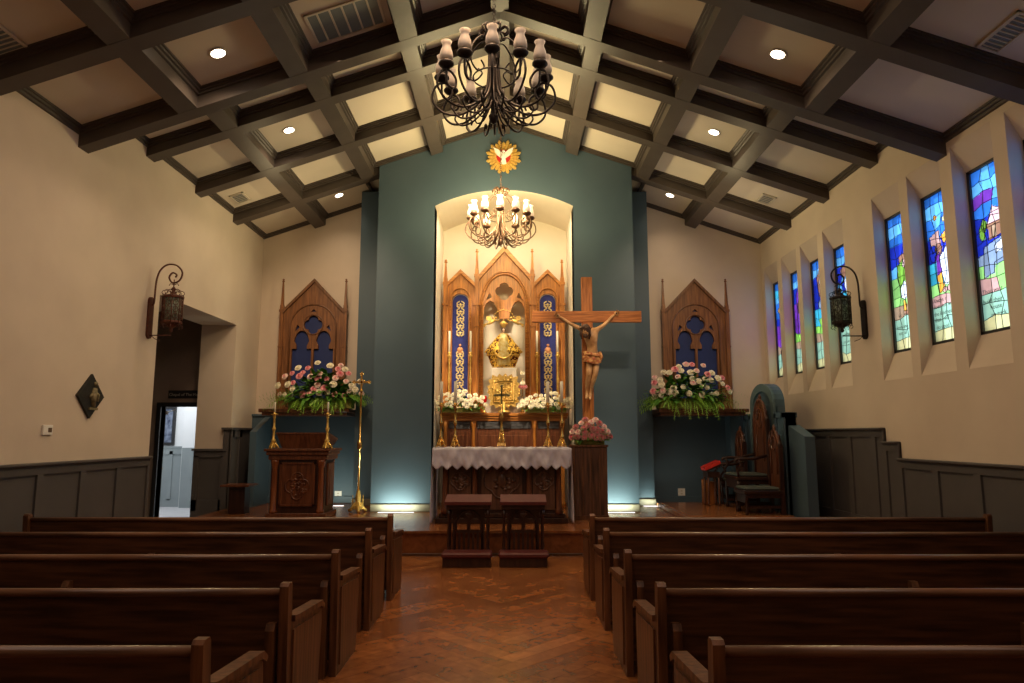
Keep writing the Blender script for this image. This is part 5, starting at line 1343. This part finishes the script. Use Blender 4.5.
m_.build('arch_border', noisy('teal_border', (.09, .14, .145), (.11, .16, .165), 2, .5), t)
for y0, y1 in ((11.37, 11.8), (12.97, 13.36)):
    m_ = MB(); m_.box(XF + .02, XF + .20, y0, y1, PZ, 2.05); m_.box(XF - .01, XF + .20, y0, y0 + .09, PZ, 2.05); m_.box(XF - .01, XF + .20, y1 - .09, y1, PZ, 2.05); m_.box(XF - .01, XF + .22, y0, y1, 1.97, 2.06); m_.build('flank_panel', M['teal'], t)
m_ = MB(); m_.hexa([(4.60, 10.84, PZ), (4.76, 10.84, PZ), (4.76, 11.40, PZ), (4.56, 11.40, PZ), (4.60, 10.84, 1.66), (4.76, 10.84, 1.66), (4.76, 11.40, 1.85), (4.56, 11.40, 1.85)])
m_.build('wing', M['teal'], t, 'lower teal wing with sloping top')
# low dais
m_ = MB(); m_.box(2.75, 4.46, 11.0, 13.3, PZ, PZ + .07, 0, .006); m_.box(2.82, 4.46, 11.07, 13.23, PZ + .07, PZ + .08)
tag(m_.build('dais', wood('dais_oak', (.20, .07, .025), (.34, .13, .045), 'x', .25)), 'low wooden dais under the carved chairs at right', 'dais')
DZ = PZ + .08
def gothic_chair(yc, w, zback, x0, x1, seatz, label, arms=True):
    t = thing('carved_chair', label, 'chair', ((x0 + x1) / 2, yc, DZ), 'carved gothic chairs facing the altar')
    h = w / 2
    m_ = MB(); m_.box(x0, x1, yc - h, yc + h, seatz - .06, seatz, 0, .008); m_.box(x0 + .03, x1 - .03, yc - h + .03, yc + h - .03, seatz - .12, seatz - .06); m_.build('seat', M['mahogd'], t)
    m_ = MB(); m_.box(x0 + .02, x1 - .06, yc - h + .03, yc + h - .03, seatz, seatz + .05, 0, .02); m_.build('cushion', noisy('grey_green_cushion', (.06, .07, .06), (.08, .09, .075), 12, .7), t)
    # back: lancet panel in YZ plane
    m_ = MB(); out = lancet(yc, w * .82, seatz, zback - w * .75, zback - .10, 8); m_.prism(out, 'x', x1 - .03, x1)
    m_.tube([(x1 - .035, p[0], p[1]) for p in out], .018, 5)
    ql = lancet(yc, w * .45, seatz + .25, zback - w * .9, zback - w * .35, 8); m_.tube([(x1 - .04, p[0], p[1]) for p in ql], .014, 5)
    m_.tube([(x1 - .04, yc + w * .16 * math.cos(q), zback - w * .62 + w * .16 * math.sin(q)) for q in [2 * PI * k / 14 for k in range(15)]], .012, 5)
    m_.build('backrest', M['mahog'], t)
    for sy in (-1, 1):
        f = MB(); y = yc + sy * h * .86
        f.box(x1 - .05, x1 + .01, y - .028, y + .028, DZ, zback - w * .62); f.lathe([(.04, 0), (.026, .03), (.01, .14), (.018, .15), (.002, .18)], (x1 - .02, y, zback - w * .62), 6); f.build('back_post', M['mahogd'], t)
        l = MB(); l.lathe([(.03, 0), (.024, .05), (.016, .08), (.03, (seatz - DZ) * .5), (.016, (seatz - DZ) * .75), (.03, seatz - DZ - .08)], (x0 + .04, yc + sy * (h - .04), DZ), 10); l.build('leg', M['mahogd'], t)
        if arms:
            a = MB(); az_ = seatz + .30
            a.tube([(x1 - .03, yc + sy * h * .9, az_ + .06), ((x0 + x1) / 2, yc + sy * h * .95, az_ + .0), (x0 + .08, yc + sy * h * .95, az_), (x0 + .0, yc + sy * h * .95, az_ - .01), (x0 - .02, yc + sy * h * .95, az_ - .05)], .026, 8)
            a.tube([(x0 + .03, yc + sy * h * .95, az_), (x0 + .10, yc + sy * h * .95, az_ - .1), (x0 + .02, yc + sy * h * .95, az_ - .2), (x0 + .04, yc + sy * h * .95, seatz)], .022, 6); a.build('arm', M['mahogd'], t)
    m_ = MB(); m_.lathe([(.03, 0), (.045, .03), (.02, .06), (.032, .09), (.004, .15)], (x1 - .015, yc, zback - .15), 8)
    for k in range(6):
        q = k / 6
        for sy in (-1, 1): m_.tube([(x1 - .015, yc + sy * w * .40 * (1 - q), zback - w * .72 + (w * .62 - .1) * math.sin(q * PI / 2)), (x1 - .015, yc + sy * w * .40 * (1 - q - 1 / 6), zback - w * .72 + (w * .62 - .1) * math.sin((q + 1 / 6) * PI / 2))], .026, 6, 0, [.55, 1.1])
    m_.build('cresting', M['mahog'], t)
    s_ = MB(); s_.box(x0 + .03, x1 - .02, yc - h + .05, yc - h + .08, DZ + .1, DZ + .14); s_.box(x0 + .03, x1 - .02, yc + h - .08, yc + h - .05, DZ + .1, DZ + .14); s_.box(x0 + .03, x0 + .06, yc - h + .04, yc + h - .04, seatz - .2, seatz - .12); s_.build('stretcher', M['mahogd'], t)
gothic_chair(12.12, .74, 2.40, 3.80, 4.40, .98, 'tallest carved gothic throne chair, before the arched teal screen')
gothic_chair(13.12, .52, 1.86, 3.85, 4.36, .84, 'smaller carved chair on the far side of the throne')
gothic_chair(11.42, .55, 1.86, 3.72, 4.36, .80, 'smaller carved chair on the near side of the throne', False)
# book stand with red book
t = thing('book_stand', 'small dark wooden book stand left of the throne holding red book', 'stand', (3.72, 12.6, DZ))
m_ = MB(); m_.hexa([(3.50, 12.50, 1.02), (3.77, 12.50, 1.14), (3.77, 12.82, 1.14), (3.50, 12.82, 1.02), (3.50, 12.50, 1.045), (3.77, 12.50, 1.165), (3.77, 12.82, 1.165), (3.50, 12.82, 1.045)]); m_.box(3.52, 3.75, 12.52, 12.80, .92, 1.02, 0, .005); m_.build('desk', M['mahogd'], t)
for x in (3.54, 3.73):
    for y in (12.54, 12.78): m_ = MB(); m_.lathe([(.022, 0), (.016, .05), (.024, .25), (.015, .3), (.02, .52)], (x, y, DZ), 8); m_.build('leg', M['mahog'], t)
m_ = MB(); m_.hexa([(3.49, 12.51, 1.046), (3.77, 12.51, 1.17), (3.77, 12.81, 1.17), (3.49, 12.81, 1.046), (3.475, 12.51, 1.10), (3.755, 12.51, 1.225), (3.755, 12.81, 1.225), (3.475, 12.81, 1.10)])
tag(m_.build('red_book', plain('bright_red_cover', (.62, .03, .02), .45)), 'bright red covered book lying on the small stand', 'book')
m_ = MB(); m_.box(3.56, 3.61, 12.86, 13.08, DZ, .86, 0, .004); m_.box(3.605, 3.78, 12.86, 13.08, DZ, .82, 0, .004)
tag(m_.build('wooden_box', M['cross_z']), 'small orange-brown wooden box left of the book stand', 'box')

# ================================================================ WALL PIECES
def sconce(side, Yc, z0, z1, xl, zl, label):
    M_ir = M['rust'] if side < 0 else M['iron']
    x = side * XW; s_ = -side
    t = thing('wall_sconce', label, 'wall lantern', (x, Yc, z0), 'pair of wrought iron lanterns')
    ir = M_ir
    def X(d): return x + s_ * d
    m_ = MB(); pts = [(Yc - .065, z0 + .05)] + [(Yc - .065 * math.cos(PI * k / 8), z1 - .06 + .06 * math.sin(PI * k / 8)) for k in range(9)] + [(Yc + .065 * math.cos(PI * k / 8), z0 + .06 - .06 * math.sin(PI * k / 8)) for k in range(9)]
    m_.prism(pts, 'x', min(x, X(.03)), max(x, X(.03))); m_.build('back_plate', ir, t)
    L = abs(xl)      # distance of lantern axis from wall
    m_ = MB(); zt = zl + .68
    arc = [(.03, z1 - .12), (.06, z1 - .08), (.065, z1 + .1), (.075, zt - .04), (.12, zt + .10), (L * .66, zt + .18), (L + .02, zt + .17), (L + .11, zt + .07), (L + .08, zt - .05), (L - .02, zt - .09), (L - .075, zt - .01), (L - .03, zt + .06), (L + .03, zt + .03), (L + .01, zt - .015)]
    P_ = [arc[0]] + arc + [arc[-1]]; sm_ = []
    for i in range(1, len(P_) - 2):
        for j in range(5):
            q = j / 5; sm_.append(tuple(.5 * (2 * P_[i][m] + (P_[i + 1][m] - P_[i - 1][m]) * q + (2 * P_[i - 1][m] - 5 * P_[i][m] + 4 * P_[i + 1][m] - P_[i + 2][m]) * q * q + (-P_[i - 1][m] + 3 * P_[i][m] - 3 * P_[i + 1][m] + P_[i + 2][m]) * q ** 3) for m in (0, 1)))
    m_.tube([(X(a), Yc, b) for a, b in sm_], .013, 6); m_.tube([(X(.03), Yc, z0 + .05), (X(L), Yc, z0 + .05)], .009, 6)
    m_.tube([(X(.05), Yc, z0 + .05), (X(.1), Yc, z0 - .0), (X(.18), Yc, z0 - .03)], .005, 5)
    m_.build('bracket', ir, t)
    c = (X(L), Yc)
    m_ = MB(); m_.lathe([(.14, zl + .36), (.15, zl + .37), (.15, zl + .39), (.05, zl + .42), (.02, zl + .47), (.035, zl + .5), (.012, zl + .53)], (*c, 0), 8, smooth=False)
    m_.lathe([(.13, zl - .015), (.14, zl), (.14, zl + .02), (.13, zl + .03)], (*c, 0), 8, smooth=False)
    m_.lathe([(.012, zl - .14), (.03, zl - .11), (.02, zl - .08), (.09, zl - .03), (.12, zl - .01)], (*c, 0), 8)
    for k in range(8):
        a = 2 * PI * k / 8 + PI / 8; px_, py_ = c[0] + .135 * math.cos(a), c[1] + .135 * math.sin(a)
        m_.tube([(px_, py_, zl - .03), (px_, py_, zl + .41)], .008, 5)
        for zz, r2 in ((zl + .44, .05), (zl - .06, .04)):
            m_.tube([(c[0] + (.135 - r2 + r2 * math.cos(q)) * math.cos(a) * 1.1, c[1] + (.135 - r2 + r2 * math.cos(q)) * math.sin(a) * 1.1, zz + r2 * .7 * math.sin(q)) for q in [-1.2 + 4.4 * i / 8 for i in range(9)]], .005, 4)
        a2 = a + PI / 8; qx, qy = c[0] + .128 * math.cos(a2), c[1] + .128 * math.sin(a2); tx, ty = -math.sin(a2), math.cos(a2)
        for zc2 in (zl + .09, zl + .19, zl + .29): m_.tube([(qx + tx * .034 * math.cos(q), qy + ty * .034 * math.cos(q), zc2 + .042 * math.sin(q)) for q in [2 * PI * i / 10 for i in range(11)]], .005, 4, cap=False)
        m_.tube([(qx, qy, zl), (qx, qy, zl + .37)], .004, 4)
    m_.tube([(c[0], c[1], zl + .5), (c[0], c[1], zl + .64)], .008, 5)
    for sx in (-1, 1): m_.tube([(c[0] + sx * .0, c[1], zl + .46), (c[0] + sx * .05, c[1], zl + .50), (c[0] + sx * .09, c[1], zl + .48), (c[0] + sx * .08, c[1], zl + .44)], .006, 4); m_.tube([(c[0], c[1] + sx * .0, zl + .56), (c[0] + sx * .05, c[1], zl + .58), (c[0] + sx * .07, c[1], zl + .55)], .006, 4)
    m_.build('cage', ir, t)
    m_ = MB(); m_.lathe([(.115, zl + .02), (.118, zl + .2), (.115, zl + .36)], (*c, 0), 16); m_.build('glass_cylinder', noisy('seeded_green_glass', (.05, .07, .05), (.30, .36, .28), 30, .12, 0, .6), t)
sconce(-1, 9.74, 3.06, 3.67, .33, 3.29, 'rusty wrought iron lantern hanging on the left wall by the opening')
sconce(1, 10.02, 3.09, 3.68, .35, 3.33, 'rusty wrought iron lantern hanging on the right wall between stained glass groups')
# diamond plaque
yc_, zc_ = 8.49, 2.165
t = thing('diamond_plaque', 'dark diamond-shaped plaque with small relief figure on the left wall', 'plaque', (-XW, yc_, zc_))
m_ = MB(); m_.prism([(yc_ - .27, zc_), (yc_, zc_ - .275), (yc_ + .27, zc_), (yc_, zc_ + .275)], 'x', -XW, -XW + .03); m_.build('board', M['slateg'], t)
m_ = MB(); xx = -XW + .035
m_.tube([(xx, yc_ + .04, zc_ - .13), (xx, yc_ + .03, zc_), (xx, yc_ + .05, zc_ + .10)], .045, 8, 0, [.6, 1, .7]); m_.ball((xx, yc_ + .06, zc_ + .155), .03, 8)
m_.tube([(xx, yc_ + .05, zc_ + .06), (xx + .01, yc_ + .12, zc_ + .02), (xx + .01, yc_ + .10, zc_ - .06)], .018, 6); m_.tube([(xx, yc_ + .03, zc_ + .05), (xx, yc_ - .04, zc_ - .02)], .016, 6); m_.box(xx - .01, xx + .012, yc_ - .04, yc_ + .13, zc_ - .17, zc_ - .14)
m_.build('relief_figure', M['relief'], t)
t = thing('thermostat', 'small white square thermostat on the left wall below the plaque', 'thermostat', (-XW, 7.76, 1.73))
m_ = MB(); m_.box(-XW, -XW + .025, 7.68, 7.84, 1.69, 1.80, 0, .004); m_.build('case', M['plate'], t)
m_ = MB(); m_.box(-XW + .025, -XW + .028, 7.76, 7.82, 1.72, 1.77); m_.build('screen', noisy('brown_display', (.12, .07, .04), (.16, .1, .06), 9, .3), t)

# ================================================================ PEWS
def make_pew(x0, x1, y, label, aisle):
    """y = rear face (towards camera)"""
    t = thing('pew', label, 'pew', ((x0 + x1) / 2, y + .35, 0), 'dark wooden pews')
    m_ = MB()
    m_.hexa([(x0 + .04, y + .03, .10), (x1 - .04, y + .03, .10), (x1 - .04, y + .055, .10), (x0 + .04, y + .055, .10),
             (x0 + .04, y + .005, .80), (x1 - .04, y + .005, .80), (x1 - .04, y + .03, .80), (x0 + .04, y + .03, .80)])
    m_.build('back_panel', M['pewx'], t)
    m_ = MB(); prof = [(y + .018 + .030 * math.cos(q) * 1.0, .812 + .024 * math.sin(q)) for q in [2 * PI * k / 12 for k in range(12)]]
    m_.prism(prof, 'x', x0 + .05, x1 - .05, 0, True); m_.build('cap_rail', M['pewcap'], t)
    m_ = MB(); m_.box(x0 + .04, x1 - .04, y + .06, y + .52, .405, .44, 0, .012); m_.box(x0 + .04, x1 - .04, y + .46, y + .49, .30, .405); m_.build('seat', M['pewx'], t)
    for xe, sg in ((x0, 1), (x1, -1)):
        e = MB(); a, b = min(xe, xe + sg * .05), max(xe, xe + sg * .05)
        pts = [(y - .005, .0), (y - .03, .60), (y - .045, .855), (y - .03, .872), (y + .015, .872), (y + .028, .855), (y + .045, .665), (y + .10, .655), (y + .62, .615), (y + .66, .58), (y + .67, .48), (y + .62, .0)]
        e.prism(pts, 'x', a, b); ep = e.build('end_panel', M['pewz'], t)
        o_ = MB(); ox = xe - sg * .010
        o_.prism([(y + .07, .06), (y + .06, .60), (y + .10, .60), (y + .58, .565), (y + .60, .52), (y + .58, .06)], 'x', min(ox, xe), max(ox, xe))
        o_.prism([(y + .046, .648), (y + .046, .682), (y + .10, .672), (y + .63, .632), (y + .69, .59), (y + .67, .57), (y + .61, .60)], 'x', min(ox - sg * .006, xe + sg * .06), max(ox - sg * .006, xe + sg * .06))
        o_.build('end_molding', M['pewz'], ep)
    for xb in (x0 + .08, (x0 + x1) / 2 - .05, x1 - .12):
        s_ = MB(); s_.prism([(y - .055, .0), (y - .05, .62), (y - .03, .655), (y + .012, .655), (y + .02, 0)], 'x', xb, xb + .05); s_.build('support', M['pewz'], t)
YP5 = [7.32, 6.24, 5.10, 4.0, 2.94]
nm = ['first (farthest, by the step)', 'second', 'third', 'fourth', 'nearest']
nm = ['farthest pew, nearest the sanctuary step', 'second pew from the sanctuary step', 'third pew from the sanctuary step', 'fourth pew from the sanctuary step', 'closest pew to the camera, cut by bottom edge']
for i, y in enumerate(YP5):
    make_pew(-5.08, -1.245, y, 'dark wooden %s, left of the aisle' % nm[i], 1)
for i, y in enumerate(YP5):
    make_pew(.81, 4.99, y, 'dark wooden %s, right of the aisle' % nm[i], -1)
